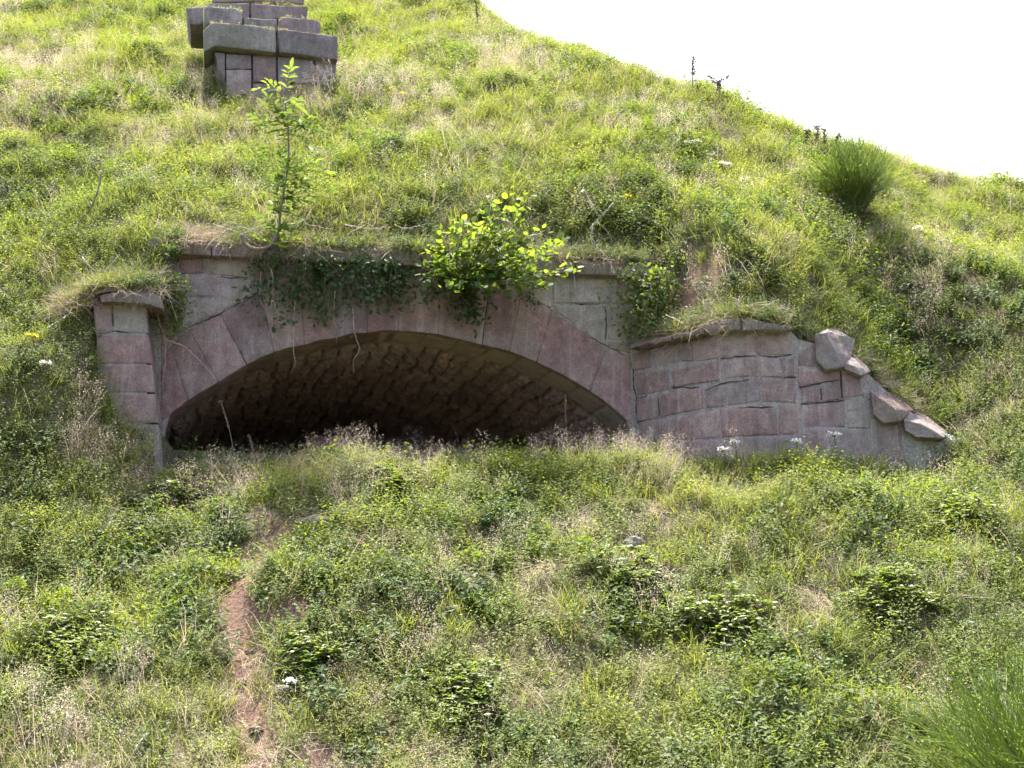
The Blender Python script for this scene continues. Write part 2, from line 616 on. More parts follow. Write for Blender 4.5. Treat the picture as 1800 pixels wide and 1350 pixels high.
def H1(x, y):
    """lower bank and ditch floor"""
    x = np.asarray(x, float); y = np.asarray(y, float)
    e = yE(x)
    b = bankline(y)
    wd = np.interp(x, [-6, -4.6, -3.9, -2.8, 2.8, 4, 5.2], [4.5, 3.6, 2.6, 1.6, 1.6, 2.4, 3.5])
    zb = np.where(x < -2.8, np.minimum(zL(x), np.interp(x, [-5.4, -4.6, -3.6, -2.8], [4.2, 4.1, 3.82, 3.5])), zL(x))
    z = b + (zb - bankline(e)) * sstep((y - (e - wd)) / wd) + (zL(x) - zb) * sstep((y - (e - 1.0)) / 1.0)
    fl = .05 + .02 * (fbm(x, y, 60, 2) - .5)
    k = .25
    d = np.clip(z - fl, -8, 8)
    z = np.where(d > 4, z, np.where(d < -4, fl, fl + k * np.log(np.exp(d / k) + 1)))
    dz = bumps(x, y)
    for hx, hy, rx, ry, dep in HOLLOWS:
        dz = dz - dep * np.exp(-(((x - hx) / rx) ** 2 + ((y - hy) / ry) ** 2))
    return z + dz * np.clip((e - y) / .35, 0, 1)


def H(x, y):
    x = np.asarray(x, float); y = np.asarray(y, float)
    return np.where(y >= yE(x), H2(x, y), H1(x, y))


def on(px, py, lo=3.0, hi=45.0):
    """where the sight line of a picture point meets the terrain"""
    d = ray(px, py); d = d / d.y
    D = np.arange(lo, hi, .02)
    z = CAM.z + d.z * D
    h = H(CAM.x + d.x * D, CAM.y + D)
    i = np.argmax(h >= z)
    q = CAM + d * float(D[i])
    return Vector((q.x, q.y, float(H(q.x, q.y))))


for px, py, rx, ry, dep in ((470, 1090, .38, .16, .16), (430, 960, .3, .25, .14), (540, 935, .2, .12, .1), (350, 900, .35, .2, .1), (1560, 1180, .4, .3, .14), (1240, 1130, .3, .2, .1),
                            (880, 970, .3, .15, .1), (1120, 955, .35, .12, .12), (440, 1220, .2, .3, .1), (1700, 950, .25, .2, .1)):
    q = on(px, py)
    HOLLOWS.append((q.x, q.y, rx, ry, dep))

# bare red soil: spots in plan
BARE = []
for px, py, rx, ry in ((470, 1085, .36, .13), (400, 1078, .28, .15), (415, 1035, .15, .22), (430, 1130, .2, .2), (428, 1175, .16, .2), (432, 1215, .17, .24), (436, 1260, .18, .22), (445, 1305, .2, .22), (458, 1345, .24, .22), (480, 965, .16, .16),
                       (505, 935, .14, .12), (562, 918, .16, .1), (450, 1000, .16, .18), (420, 990, .14, .14), (475, 905, .2, .12), (530, 1075, .2, .1), (560, 1335, .2, .12)):
    q = on(px, py); BARE.append((q.x, q.y, rx * .66, ry * .8))
for px, py, rx, ry in ((240, 395, .3, .12), (300, 400, .25, .1), (5, 478, .12, .15), (1215, 520, .12, .16), (1325, 415, .12, .12), (480, 182, .4, .2), (1270, 455, .12, .1)):
    q = on(px, py); BARE.append((q.x, q.y, rx, ry))


def bare(x, y):
    s = np.zeros_like(np.asarray(x, float))
    for bx, by, rx, ry in BARE:
        s = np.maximum(s, np.exp(-(((x - bx) / rx) ** 2 + ((y - by) / ry) ** 2)))
    return np.clip(s * (2.1 * fbm(x * 5, y * 5, 77, 3) - .12), 0, 1)


def grid(name, xs, vs, yfun, zfun):
    X = np.repeat(xs[:, None], len(vs), 1)
    Y = yfun(X, vs[None, :])
    Z = zfun(X, Y)
    nx, ny = X.shape
    co = np.stack([X, Y, Z], -1).reshape(-1, 3)
    idx = np.arange(nx * ny).reshape(nx, ny)
    q = np.stack([idx[:-1, :-1], idx[1:, :-1], idx[1:, 1:], idx[:-1, 1:]], -1).reshape(-1, 4)
    me = bpy.data.meshes.new(name)
    me.from_pydata(co.tolist(), [], q.tolist())
    a = me.attributes.new('bare', 'FLOAT', 'POINT')
    a.data.foreach_set('value', sstep((bare(co[:, 0], co[:, 1]) - .2) / .3).astype('f'))
    me.polygons.foreach_set('use_smooth', [True] * len(me.polygons))
    me.materials.append(M['soil'])
    o = bpy.data.objects.new(name, me)
    COL.objects.link(o)
    return o


xs = np.unique(np.concatenate([np.linspace(-14, -5, 40), np.linspace(-5, 6, 260), np.linspace(6, 16, 40)]))
g1 = grid('ground', xs, np.linspace(0, 1, 240), lambda X, v: yE(X) - .0 - (1 - v) ** 1.7 * (40 + yE(X)), H1)
tag(g1, 'steep grassy lower bank with a worn streak of bare red soil', 'bank', kind='structure')
g2 = grid('hill', xs, np.linspace(0, 1, 240), lambda X, v: yE(X) + v ** 1.8 * 38, H2)
tag(g2, 'grass covered hillside rising behind the stone arch to a slanting skyline', 'hill', kind='structure')

# ------------------------------------------------------------------ masonry: arch
JO = [((283, 742), (283, 640)), ((330, 705), (300, 608)), ((385, 672), (332, 580)), ((434, 642), (387, 552)), ((482, 620), (459, 515)), ((535, 607), (528, 498)),
      ((591, 595), (588, 488)), ((645, 586), (646, 484)), ((700, 582), (703, 482)), ((770, 588), (776, 487)), ((847, 607), (860, 507)), ((895, 618), (915, 521)),
      ((943, 637), (970, 545)), ((1037, 688), (1067, 614)), ((1111, 748), (1111, 625))]
INTR = [j[0] for j in JO]


def interp_line(line, x):
    return float(np.interp(x, [q[0] for q in line], [q[1] for q in line]))


intr_smooth = [(283, 742), (305, 724), (330, 705), (357, 688), (385, 672), (410, 656), (434, 642), (458, 630), (482, 620), (508, 612), (535, 605), (563, 598), (591, 592), (618, 587), (645, 584), (672, 582), (700, 582), (735, 584), (770, 589), (808, 597), (847, 606),
               (871, 612), (895, 619), (919, 627), (943, 637), (966, 648), (990, 660), (1013, 673), (1037, 688), (1060, 704), (1085, 724), (1111, 748)]
base = F.hit(700, 770)[0]
portal = thing('stone_archway', 'wide red sandstone arch with a dark rubble vault set into the grass bank', 'archway', (base.x, base.y, 3.2))
vt = ['red', 'red', 'pink', 'dark', 'pink', 'red', 'dark', 'red', 'red', 'pink', 'dark', 'pink', 'red', 'pink']
for i in range(14):
    a, b = JO[i], JO[i + 1]
    if b[0][0] > 1100: pass
    lo_ = [q for q in intr_smooth if a[0][0] < q[0] < b[0][0]]
    ex = [((a[1][0] + b[1][0]) / 2, (a[1][1] + b[1][1]) / 2 - 1.5)]
    poly = [a[1]] + ex + [b[1], b[0]] + lo_[::-1] + [a[0]]
    mb = MB()
    stone(mb, poly, F, tone(vt[i]), proud=random.uniform(.004, .012), depth=.42, gap=.0008, rough=.004, bev=.005, jit=.0015, bulge=.002)
    part(mb, 'voussoir', M['stone'], portal, 'col')

SP = [([(283, 452), (313, 454), (314, 522), (283, 540)], 'green'), ([(315, 455), (359, 453), (360, 481), (316, 482)], 'pink'), ([(361, 453), (441, 458), (441, 489), (361, 481)], 'green'),
      ([(318, 484), (384, 484), (386, 522), (318, 521)], 'pale'), ([(387, 484), (443, 490), (457, 513), (388, 548)], 'green'), ([(318, 524), (384, 525), (385, 549), (331, 576), (318, 584)], 'pale'),
      ([(283, 543), (316, 525), (316, 586), (298, 606), (283, 636)], 'pink'), ([(443, 459), (530, 464), (527, 495), (460, 512), (445, 490)], 'brown'), ([(532, 464), (620, 468), (620, 482), (588, 485), (531, 495)], 'dark'),
      ([(622, 468), (735, 473), (735, 482), (703, 479), (624, 482)], 'brown'), ([(737, 474), (830, 478), (830, 498), (777, 485), (737, 482)], 'brown'), ([(832, 478), (905, 482), (914, 517), (862, 504), (832, 499)], 'pale'),
      ([(907, 482), (970, 485), (970, 542), (917, 519)], 'pale'), ([(972, 486), (1075, 490), (1075, 533), (972, 533)], 'pale'), ([(1077, 490), (1111, 492), (1111, 535), (1077, 534)], 'pale'),
      ([(973, 536), (1063, 536), (1063, 609), (975, 546)], 'pale'), ([(1066, 537), (1111, 538), (1111, 598), (1066, 598)], 'pale'), ([(1067, 601), (1111, 601), (1111, 622), (1068, 612)], 'dark')]
mb = MB()
for poly, k in SP:
    stone(mb, poly, F, tone(k), proud=random.uniform(.002, .008), depth=.25, gap=.001, rough=.004, bev=.007, jit=.003, bulge=.002)
part(mb, 'spandrel_wall', M['stone'], portal, 'col')
mb = MB()
tops = [(x, 428 + (x - 283) * .047) for x in np.linspace(250, 1150, 60)]
bots = [(x, interp_line(intr_smooth, x) - 8 if 283 < x < 1111 else 815 if x < 283 else 815) for x, _ in tops]
strip(mb, tops, bots, F, -.001, (.37, .335, .32))
part(mb, 'mortar_bed', M['mortar'], portal, 'col')
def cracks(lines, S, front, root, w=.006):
    """near-black tubes along the opened joints, painting the shade of their depth"""
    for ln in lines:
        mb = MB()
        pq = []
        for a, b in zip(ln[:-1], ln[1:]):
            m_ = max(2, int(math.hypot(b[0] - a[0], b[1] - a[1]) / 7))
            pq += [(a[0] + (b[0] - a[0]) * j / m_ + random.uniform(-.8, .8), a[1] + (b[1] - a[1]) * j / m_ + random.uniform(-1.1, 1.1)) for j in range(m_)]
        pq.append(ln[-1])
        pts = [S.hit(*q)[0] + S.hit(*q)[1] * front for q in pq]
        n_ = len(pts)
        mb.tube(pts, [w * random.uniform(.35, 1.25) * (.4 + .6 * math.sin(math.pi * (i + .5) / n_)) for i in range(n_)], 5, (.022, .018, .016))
        part(mb, 'joint_shade', M['dirt'], root, 'col')


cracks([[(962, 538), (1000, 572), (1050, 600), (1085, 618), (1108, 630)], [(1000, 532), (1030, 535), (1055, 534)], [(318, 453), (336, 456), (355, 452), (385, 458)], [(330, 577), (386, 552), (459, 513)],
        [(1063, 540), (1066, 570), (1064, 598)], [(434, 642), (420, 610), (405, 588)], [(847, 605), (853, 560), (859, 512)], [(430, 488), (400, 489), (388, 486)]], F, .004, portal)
# cornice: a row of long slabs that stand proud of the face
mb = MB()
cuts = [262, 372, 492, 618, 742, 870, 1012, 1141]
for a, b in zip(cuts[:-1], cuts[1:]):
    f = lambda x: 444 + (x - 262) * .049
    stone(mb, [(a + .6, f(a) - 25), (b - .6, f(b) - 25), (b - .6, f(b)), (a + .6, f(a))], off(F, .1), tone('brown' if random.random() < .6 else 'grey'), proud=0, depth=.35, gap=.0, rough=.005, bev=.008, jit=.002, bulge=.001)
part(mb, 'cornice', M['capstone'], portal, 'col')

# vault: rough rubble barrel behind the ring, 7 m deep
ip = []
for q in intr_smooth:
    hp_ = F.hit(*q)[0]
    ip.append(((hp_ - FO).dot(FU), hp_.z))
ip = [(ip[0][0] - .02, 2.4), (ip[0][0] - .01, ip[0][1] - .5)] + ip + [(ip[-1][0] + .01, ip[-1][1] - .5), (ip[-1][0] + .02, 2.4)]
ip = np.array(ip)
seg = np.hypot(np.diff(ip[:, 0]), np.diff(ip[:, 1])); arc = np.concatenate([[0], np.cumsum(seg)])
na, nd = 420, 420
U = np.linspace(0, arc[-1], na); VN = Vector((-math.sin(R(15.5)), math.cos(R(15.5)), 0))
DEP = .06 + 7.2 * np.linspace(0, 1, nd) ** 1.35
S0 = np.interp(U, arc, ip[:, 0]); Z0 = np.interp(U, arc, ip[:, 1])
ts = np.gradient(S0, U); tz = np.gradient(Z0, U)
nl = np.hypot(ts, tz); os_, oz_ = -tz / nl, ts / nl           # outward from the opening
UU, DD = np.meshgrid(U, DEP, indexing='ij')
wob = (fbm(UU * 2.2, DD * 2.2, 5, 3) - .5)
ashlar = DD < .46
cw = np.where(ashlar, .3, .155)
uu = UU + wob * .12 * (~ashlar)
row = np.floor(uu / cw)
ln = np.where(ashlar, 5.0, .38 + .5 * _hash(row, row * 0 + 3, 9))
dd_ = DD + _hash(row, row * 0 + 1, 4) * .5 + (fbm(UU * 3, DD * 3, 8, 2) - .5) * .1
colm = np.floor(dd_ / ln)
fu = np.abs(uu / cw - row - .5) * 2; fd = np.abs(dd_ / ln - colm - .5) * 2
edge = np.maximum(fu ** 7, .7 * fd ** 18)
hh = _hash(row, colm, 21)
disp = np.where(ashlar, .012 * edge, .04 + .05 * (hh - .5) + .065 * edge + .075 * (fbm(UU * 8, DD * 8, 14, 5) - .5) + .05 * (fbm(UU * 22, DD * 22, 15, 3) - .5))
PX = S0[:, None] + os_[:, None] * disp; PZ = Z0[:, None] + oz_[:, None] * disp
X = FO.x + FU.x * PX + VN.x * DD - base.x; Y = FO.y + FU.y * PX + VN.y * DD - base.y; Zz = PZ - 3.2
me = bpy.data.meshes.new('vault')
idx = np.arange(na * nd).reshape(na, nd)
q4 = np.stack([idx[:-1, :-1], idx[1:, :-1], idx[1:, 1:], idx[:-1, 1:]], -1).reshape(-1, 4)
me.from_pydata(np.stack([X, Y, Zz], -1).reshape(-1, 3).tolist(), [], q4.tolist())
ca = me.attributes.new('col', 'FLOAT_COLOR', 'POINT')
h2 = _hash(row, colm, 33)[..., None]
c_ = np.array([.54, .43, .38]) * (1 - h2) + np.array([.56, .42, .39]) * h2
c_ = c_ * (.75 + .5 * hh[..., None])
c_ = np.where(ashlar[..., None], np.array([.54, .43, .35]) * (.9 + .2 * hh[..., None]), c_)
c_ = c_ * (1 - .2 * edge[..., None])
ca.data.foreach_set('color', np.concatenate([c_, np.ones_like(h2)], -1).astype('f').ravel())
me.materials.append(M['rubble'])
vo = bpy.data.objects.new('vault', me); COL.objects.link(vo); vo.parent = portal
mb = MB()
bk = [FO + FU * s + VN * 7.0 + Vector((0, 0, z)) for s, z in ((ip[0, 0] - .3, 2.3), (ip[-1, 0] + .3, 2.3), (ip[-1, 0] + .3, 5.4), (ip[0, 0] - .3, 5.4))]
bk2 = [p + FN * .3 for p in bk]
mb.add(bk + bk2, [(0, 1, 2, 3), (4, 7, 6, 5), (0, 4, 5, 1), (1, 5, 6, 2), (2, 6, 7, 3), (3, 7, 4, 0)], (.45, .36, .3))
part(mb, 'end_wall', M['rubble'], portal, 'col')
# earth floor inside
mb = MB()
fl = [FO + FU * s + VN * d_ + Vector((0, 0, z)) for s, d_, z in ((ip[0, 0] - .15, .02, 3.12), (ip[-1, 0] + .15, .02, 3.12), (ip[-1, 0] + .15, 7.1, 2.95), (ip[0, 0] - .15, 7.1, 2.95))]
fl2 = [p - Vector((0, 0, .6)) for p in fl]
mb.add(fl + fl2, [(0, 1, 2, 3), (4, 7, 6, 5), (0, 4, 5, 1), (1, 5, 6, 2), (2, 6, 7, 3), (3, 7, 4, 0)], 1.0)
part(mb, 'vault_floor', M['soil'], portal, 'bare')

# ------------------------------------------------------------------ pier at the left
Z2 = lambda x, y: (100 + x / 3.214, 380 + y / 3.214)
pb = W(230, 760, 11.3)
pier = thing('stone_pier', 'grey pink stone pier with a broken overhanging cap slab beside the arch', 'pier', (pb.x, pb.y, 3.4))
mb = MB()
for poly, k in (([(164, 532), (197, 533), (198, 586), (168, 588)], 'pink'), ([(199, 530), (256, 533), (261, 586), (200, 584)], 'green'), ([(170, 590), (262, 589), (267, 639), (170, 640)], 'pink'),
                ([(170, 642), (268, 641), (273, 690), (172, 690)], 'pink'), ([(172, 692), (274, 692), (279, 744), (174, 744)], 'pink'), ([(176, 746), (279, 746), (284, 830), (180, 830)], 'grey')):
    stone(mb, poly, PS, tone(k), proud=random.uniform(.003, .008), depth=.52, gap=.0, rough=.004, bev=.007, jit=.0015, bulge=.002)
strip(mb, [(170, 534), (258, 534)], [(180, 825), (279, 825)], PS, .0, (.34, .315, .30), .1)
part(mb, 'shaft', M['stone'], pier, 'col')
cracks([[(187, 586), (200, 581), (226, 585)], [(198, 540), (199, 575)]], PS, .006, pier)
mb = MB()
stone(mb, [(172, 519), (205, 513), (262, 513), (283, 519), (288, 543), (262, 535), (200, 531), (176, 531)], off(PS, .12), (.21, .145, .125), proud=0, depth=.62, gap=.0, rough=.012, bev=.008, jit=.006, bulge=.0)
stone(mb, [(160, 517), (190, 505), (240, 498), (268, 503), (276, 515), (205, 511)], off(PS, .08), (.24, .165, .14), proud=0, depth=.5, gap=.0, rough=.012, bev=.008, jit=.006, bulge=.0)
part(mb, 'cap_slab', M['capstone'], pier, 'col')

# ------------------------------------------------------------------ wing wall at the right
Z4 = lambda x, y: (1050 + x / 2.769, 450 + y / 2.769)
wb = WS.hit(1290, 770)[0]
wing = thing('wing_wall', 'curved pink sandstone wing wall with coursed blocks right of the arch', 'wall', (wb.x, wb.y, 3.2))
WB = [([(165, 470), (265, 455), (268, 545), (178, 562)], 'pink'), ([(268, 455), (385, 432), (388, 520), (270, 545)], 'pale'), ([(388, 430), (465, 415), (470, 515), (390, 520)], 'dark'),
      ([(468, 412), (640, 385), (765, 375), (770, 485), (600, 500), (470, 515)], 'pale'), ([(772, 375), (935, 372), (945, 480), (775, 485)], 'pink'),
      ([(178, 568), (355, 548), (355, 655), (193, 680)], 'red'), ([(358, 560), (590, 510), (598, 605), (365, 640)], 'red'), ([(600, 505), (770, 490), (760, 585), (600, 600)], 'pale'),
      ([(770, 490), (885, 498), (905, 592), (765, 588)], 'pale'), ([(888, 498), (962, 492), (962, 592), (908, 594)], 'dark'),
      ([(188, 690), (300, 675), (300, 792), (195, 808)], 'pink'), ([(303, 676), (510, 638), (518, 742), (305, 787)], 'red'), ([(520, 655), (600, 622), (700, 608), (790, 605), (800, 705), (600, 742), (524, 742)], 'blue'),
      ([(795, 602), (965, 600), (970, 715), (802, 710)], 'pink'),
      ([(200, 812), (345, 790), (345, 900), (205, 915)], 'pink'), ([(350, 792), (445, 778), (450, 895), (350, 905)], 'red'), ([(450, 776), (600, 748), (600, 885), (452, 893)], 'pale'),
      ([(605, 745), (870, 738), (880, 870), (605, 882)], 'red'), ([(880, 718), (985, 720), (985, 865), (886, 870)], 'pink'),
      ([(180, 920), (420, 905), (420, 1010), (180, 1020)], 'grey'), ([(425, 900), (700, 885), (700, 1010), (425, 1015)], 'grey'), ([(705, 882), (985, 872), (985, 1010), (705, 1010)], 'grey'),
      ([(972, 470), (1052, 425), (1062, 545), (976, 540)], 'dark'), ([(972, 545), (1105, 556), (1112, 612), (980, 640)], 'pink'), ([(990, 645), (1085, 640), (1085, 715), (990, 720)], 'dark'),
      ([(1088, 634), (1180, 612), (1187, 700), (1090, 712)], 'dark'), ([(1108, 560), (1175, 550), (1180, 602), (1117, 616)], 'pink'), ([(990, 725), (1208, 705), (1210, 832), (992, 835)], 'pink'),
      ([(1210, 702), (1282, 688), (1290, 752), (1215, 755)], 'green'), ([(1182, 562), (1285, 590), (1295, 682), (1190, 698)], 'pink'), ([(1212, 760), (1330, 765), (1335, 842), (1214, 842)], 'grey'),
      ([(990, 842), (1335, 846), (1335, 1000), (990, 1000)], 'dark'), ([(1335, 800), (1480, 815), (1500, 1000), (1338, 1000)], 'dark')]
mb = MB()
for poly, k in WB:
    stone(mb, [Z4(*q) for q in poly], WS, [a * .6 + b * .4 for a, b in zip(tone(k), (.335, .25, .23))], proud=random.uniform(.002, .009), depth=.3, gap=random.choice((.0, .0, .0, .001, .006)), rough=.005, bev=.006, jit=.003, bulge=.002)
part(mb, 'coursed_blocks', M['stone'], wing, 'col')
mb = MB()
tl = [(1108, 612), (1140, 615), (1200, 603), (1290, 583), (1340, 582), (1392, 582), (1402, 596), (1440, 606), (1485, 632), (1535, 665), (1575, 705), (1620, 738), (1660, 762), (1690, 790)]
strip(mb, tl, [(x, 850) for x, _ in tl], WS, -.001, (.36, .33, .32))
part(mb, 'mortar_bed', M['mortar'], wing, 'col')
mb = MB()
WO = off(WS, .11)
for poly in ([(150, 430), (360, 385), (360, 412), (150, 455)], [(362, 384), (520, 345), (520, 378), (362, 411)], [(522, 330), (650, 298), (700, 300), (700, 362), (640, 366), (522, 377)], [(702, 300), (860, 325), (950, 345), (952, 363), (702, 362)]):
    stone(mb, [Z4(*q) for q in poly], WO, tone('grey' if random.random() < .5 else 'brown'), proud=0, depth=.4, gap=.001, rough=.005, bev=.012)
part(mb, 'cornice', M['capstone'], wing, 'col')

mb = MB()
strip(mb, [(1396, 588), (1440, 600), (1485, 626), (1535, 660), (1575, 700), (1620, 733), (1660, 757), (1690, 785)], [(x, 850) for x in (1396, 1440, 1485, 1535, 1575, 1620, 1660, 1690)], WS, -.085, 1.0, .4)
part(mb, 'earth_core', M['soil'], wing, 'bare')
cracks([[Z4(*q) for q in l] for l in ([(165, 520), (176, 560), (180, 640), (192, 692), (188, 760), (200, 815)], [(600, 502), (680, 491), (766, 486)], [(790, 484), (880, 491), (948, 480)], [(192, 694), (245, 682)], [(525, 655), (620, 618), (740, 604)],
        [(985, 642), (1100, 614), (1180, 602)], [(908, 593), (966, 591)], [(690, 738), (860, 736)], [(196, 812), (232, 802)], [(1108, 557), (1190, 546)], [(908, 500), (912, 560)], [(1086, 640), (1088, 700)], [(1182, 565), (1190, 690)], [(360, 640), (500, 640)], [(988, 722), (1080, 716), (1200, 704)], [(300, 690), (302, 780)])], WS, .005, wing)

# loose blocks tumbled down the end of the wing wall: angular hulls with a worn surface
import bmesh
RK = [([(1060, 378, 0), (1068, 512, 0), (1110, 556, 0), (1190, 540, 0), (1165, 475, -.02), (1112, 368, 0), (1238, 492, .18), (1256, 405, .42), (1150, 352, .4)], 'grey', 'large tilted block with a mossy top, highest on the broken wall end'),
      ([(1197, 507, 0), (1198, 552, 0), (1285, 582, 0), (1262, 540, 0), (1270, 488, .25), (1335, 560, .2), (1215, 492, .2)], 'pale', 'small pale wedge block just under the mossy tilted one'),
      ([(1330, 655, 0), (1346, 772, 0), (1392, 816, 0), (1470, 802, 0), (1452, 748, -.03), (1392, 690, 0), (1382, 628, .3), (1535, 722, .36), (1542, 752, .2)], 'pink', 'pink fallen block leaning out in the middle of the broken wall end'),
      ([(1490, 792, 0), (1500, 850, 0), (1552, 884, 0), (1690, 884, 0), (1570, 812, 0), (1560, 756, .32), (1706, 852, .25)], 'pale', 'pale flat fallen block lowest on the broken wall end, half in grass')]
for pts, k, lab in RK:
    cq = Z4(sum(q[0] for q in pts) / len(pts), sum(q[1] for q in pts) / len(pts))
    c = WS.hit(*cq)[0]
    D = c.y - CAM.y - .1
    P = [W(*Z4(x, y), D + d) for x, y, d in pts]
    P += [p + Vector((.03, .38, -.03)) for p, q in zip(P, pts) if q[2] < .05]
    bm = bmesh.new()
    for p in P: bm.verts.new(p - c)
    r_ = bmesh.ops.convex_hull(bm, input=bm.verts)
    bmesh.ops.delete(bm, geom=[v for v in bm.verts if not v.link_faces], context='VERTS')
    bmesh.ops.bevel(bm, geom=bm.edges[:], offset=.006, segments=1, affect='EDGES')
    bmesh.ops.triangulate(bm, faces=bm.faces[:])
    for _ in range(3):
        bmesh.ops.subdivide_edges(bm, edges=[e for e in bm.edges if e.calc_length() > .035], cuts=1, use_grid_fill=True)
    bmesh.ops.triangulate(bm, faces=bm.faces[:])
    bm.normal_update()
    mv = [(v, v.normal.copy()) for v in bm.verts]
    for v, nn in mv:
        q = v.co
        v.co = q + nn * ((float(fbm(q.x * 7 + q.y * 5 + 40, q.z * 7 - q.y * 4 + 17, 3, 5)) - .5) * .05)
    me = bpy.data.meshes.new('fallen_block'); bm.to_mesh(me); bm.free()
    t_ = tuple(v * .62 for v in tone(k))
    a = me.attributes.new('col', 'FLOAT_COLOR', 'FACE')
    a.data.foreach_set('color', np.array([(*t_, 1)] * len(me.polygons), 'f').ravel())
    me.polygons.foreach_set('use_smooth', [True] * len(me.polygons)); me.set_sharp_from_angle(angle=R(14))
    me.materials.append(M['stone'])
    o = bpy.data.objects.new('fallen_block', me); COL.objects.link(o); o.location = c
    tag(o, lab, 'stone block', 'blocks fallen from the wing wall')

# ------------------------------------------------------------------ stepped wall high on the slope
Z1 = lambda x, y: (250 + x / 3.6, y / 3.6)
q0 = on(480, 172)
D0 = q0.y - CAM.y
T2 = R(12)


def tier(dD):
    p = W(480, 120, D0 + dD)
    return Surf([(p.x - 4, p.y - 4 * math.tan(T2)), (p.x + 4, p.y + 4 * math.tan(T2))])


sw = thing('stepped_wall', 'grey and pink stone wall stepping up the slope, with heavy capstones, top left', 'wall', q0)
mb = MB()
for poly, k in (([(455, 330), (525, 335), (525, 500), (480, 440)], 'grey'), ([(525, 335), (692, 345), (695, 435), (530, 437)], 'grey'), ([(527, 437), (692, 438), (692, 640), (540, 640)], 'pale'), ([(698, 345), (850, 355), (852, 515), (700, 520)], 'pink'),
                ([(855, 355), (1090, 375), (1085, 530), (857, 522)], 'grey'), ([(1092, 375), (1230, 385), (1230, 490), (1095, 500)], 'grey'), ([(697, 524), (860, 524), (860, 660), (697, 660)], 'grey'), ([(863, 526), (1085, 533), (1085, 660), (863, 660)], 'blue'), ([(1090, 500), (1230, 493), (1230, 660), (1090, 660)], 'blue')):
    stone(mb, [Z1(*q) for q in poly], tier(.06), tone(k), proud=random.uniform(-.01, .02), depth=.9, gap=.001, rough=.007, bev=.01, jit=.003, bulge=.003)
part(mb, 'wall_face', M['stone'], sw, 'col')
for poly, dd, k in (([(380, 190), (440, 138), (560, 140), (760, 165), (850, 185), (850, 335), (455, 292), (385, 330)], -.04, 'green'), ([(857, 185), (900, 182), (1240, 228), (1240, 382), (862, 330)], -.04, 'grey')):
    mb = MB()
    stone(mb, [Z1(*q) for q in poly], tier(dd), tone(k), proud=0, depth=.5, gap=.002, rough=.008, bev=.014, jit=.004, bulge=.003)
    part(mb, 'capstone', M['capstone'], sw, 'col')
for poly, dd, k in (([(385, 60), (400, 38), (600, 48), (628, 80), (636, 152), (400, 152)], .42, 'blue'), ([(858, 125), (905, 104), (1100, 120), (1130, 140), (1130, 218), (860, 190)], .42, 'grey'), ([(640, 110), (856, 120), (856, 190), (640, 175)], .62, 'grey'),
                    ([(275, 45), (390, 40), (390, 160), (300, 155)], .75, 'blue'), ([(400, 20), (680, 18), (680, 120), (400, 110)], .95, 'grey'), ([(684, 20), (1050, 40), (1048, 130), (684, 120)], .95, 'grey'),
                    ([(440, -60), (1030, -50), (1026, 22), (700, 8), (440, 12)], 1.5, 'green')):
    mb = MB()
    stone(mb, [Z1(*q) for q in poly], tier(dd), tone(k), proud=0, depth=.7, gap=.001, rough=.008, bev=.014, jit=.004, bulge=.003)
    part(mb, 'step_block', M['capstone'], sw, 'col')

ms = MB()
for ln, dd in (([(370, 42), (376, 38), (405, 39), (460, 46), (488, 51), (500, 51), (595, 63)], -.02), ([(360, 12), (418, 14), (424, 22)], .45), ([(490, 34), (505, 29), (556, 33), (564, 39)], .45), ([(440, 6), (540, 10)], .98), ([(372, 90), (385, 86), (380, 95)], -.03)):
    for _ in range(90):
        i = random.randrange(len(ln) - 1); t = random.random()
        p = W(ln[i][0] + (ln[i + 1][0] - ln[i][0]) * t, ln[i][1] + (ln[i + 1][1] - ln[i][1]) * t + random.uniform(-2, 2), D0 + dd + random.uniform(.0, .2) + .0008 * (ln[i][0] - 480))
        ms.leaf(p, rnd_dir0(), (0, 0, 1), random.uniform(.02, .045), .016, 'diamond', random.random())
part(ms, 'moss', M['moss'], sw)

# ------------------------------------------------------------------ tuft prototypes (kept in a collection of their own)
def up(spread):
    a = random.uniform(0, 2 * math.pi); s = random.uniform(0, spread)
    return Vector((math.cos(a) * s, math.sin(a) * s, 1)).normalized()


def rnd_dir():
    while True:
        v = Vector((random.uniform(-1, 1), random.uniform(-1, 1), random.uniform(-1, 1)))
        if .05 < v.length < 1: return v.normalized()


def proto_grass(n, Lmin, Lmax, rad, wd, seed):
    random.seed(seed)
    mb = MB()
    for _ in range(n):
        a = random.uniform(0, 6.28); r = rad * math.sqrt(random.random())
        d = up(.55)
        mb.blade((math.cos(a) * r, math.sin(a) * r, -.02), d, random.uniform(Lmin, Lmax), wd * random.uniform(.7, 1.2), random.uniform(.15, .7), random.random())
    return mb


def proto_herb(nst, hmin, hmax, rad, lmin, lmax, shape, seed, per=10):
    random.seed(seed)
    mb = MB()
    for _ in range(nst):
        a = random.uniform(0, 6.28); r = rad * math.sqrt(random.random())
        b = Vector((math.cos(a) * r, math.sin(a) * r, -.02)); d = up(.5); h = random.uniform(hmin, hmax)
        bend = Vector((random.uniform(-.3, .3), random.uniform(-.3, .3), 0))
        for k in range(per):
            t = (k + .6) / per
            p = b + d * (h * t) + bend * (h * t * t)
            an = k * 2.4 + random.uniform(-.5, .5)
            ld_ = Vector((math.cos(an), math.sin(an), random.uniform(-.25, .6)))
            L = random.uniform(lmin, lmax) * (1.1 - .5 * abs(t - .5))
            mb.leaf(p, ld_, Vector((random.uniform(-.5, .5), random.uniform(-.5, .5), 1)), L, L * random.uniform(.42, .65), shape, min(1, max(0, random.random() * .7 + t * .3)))
    return mb


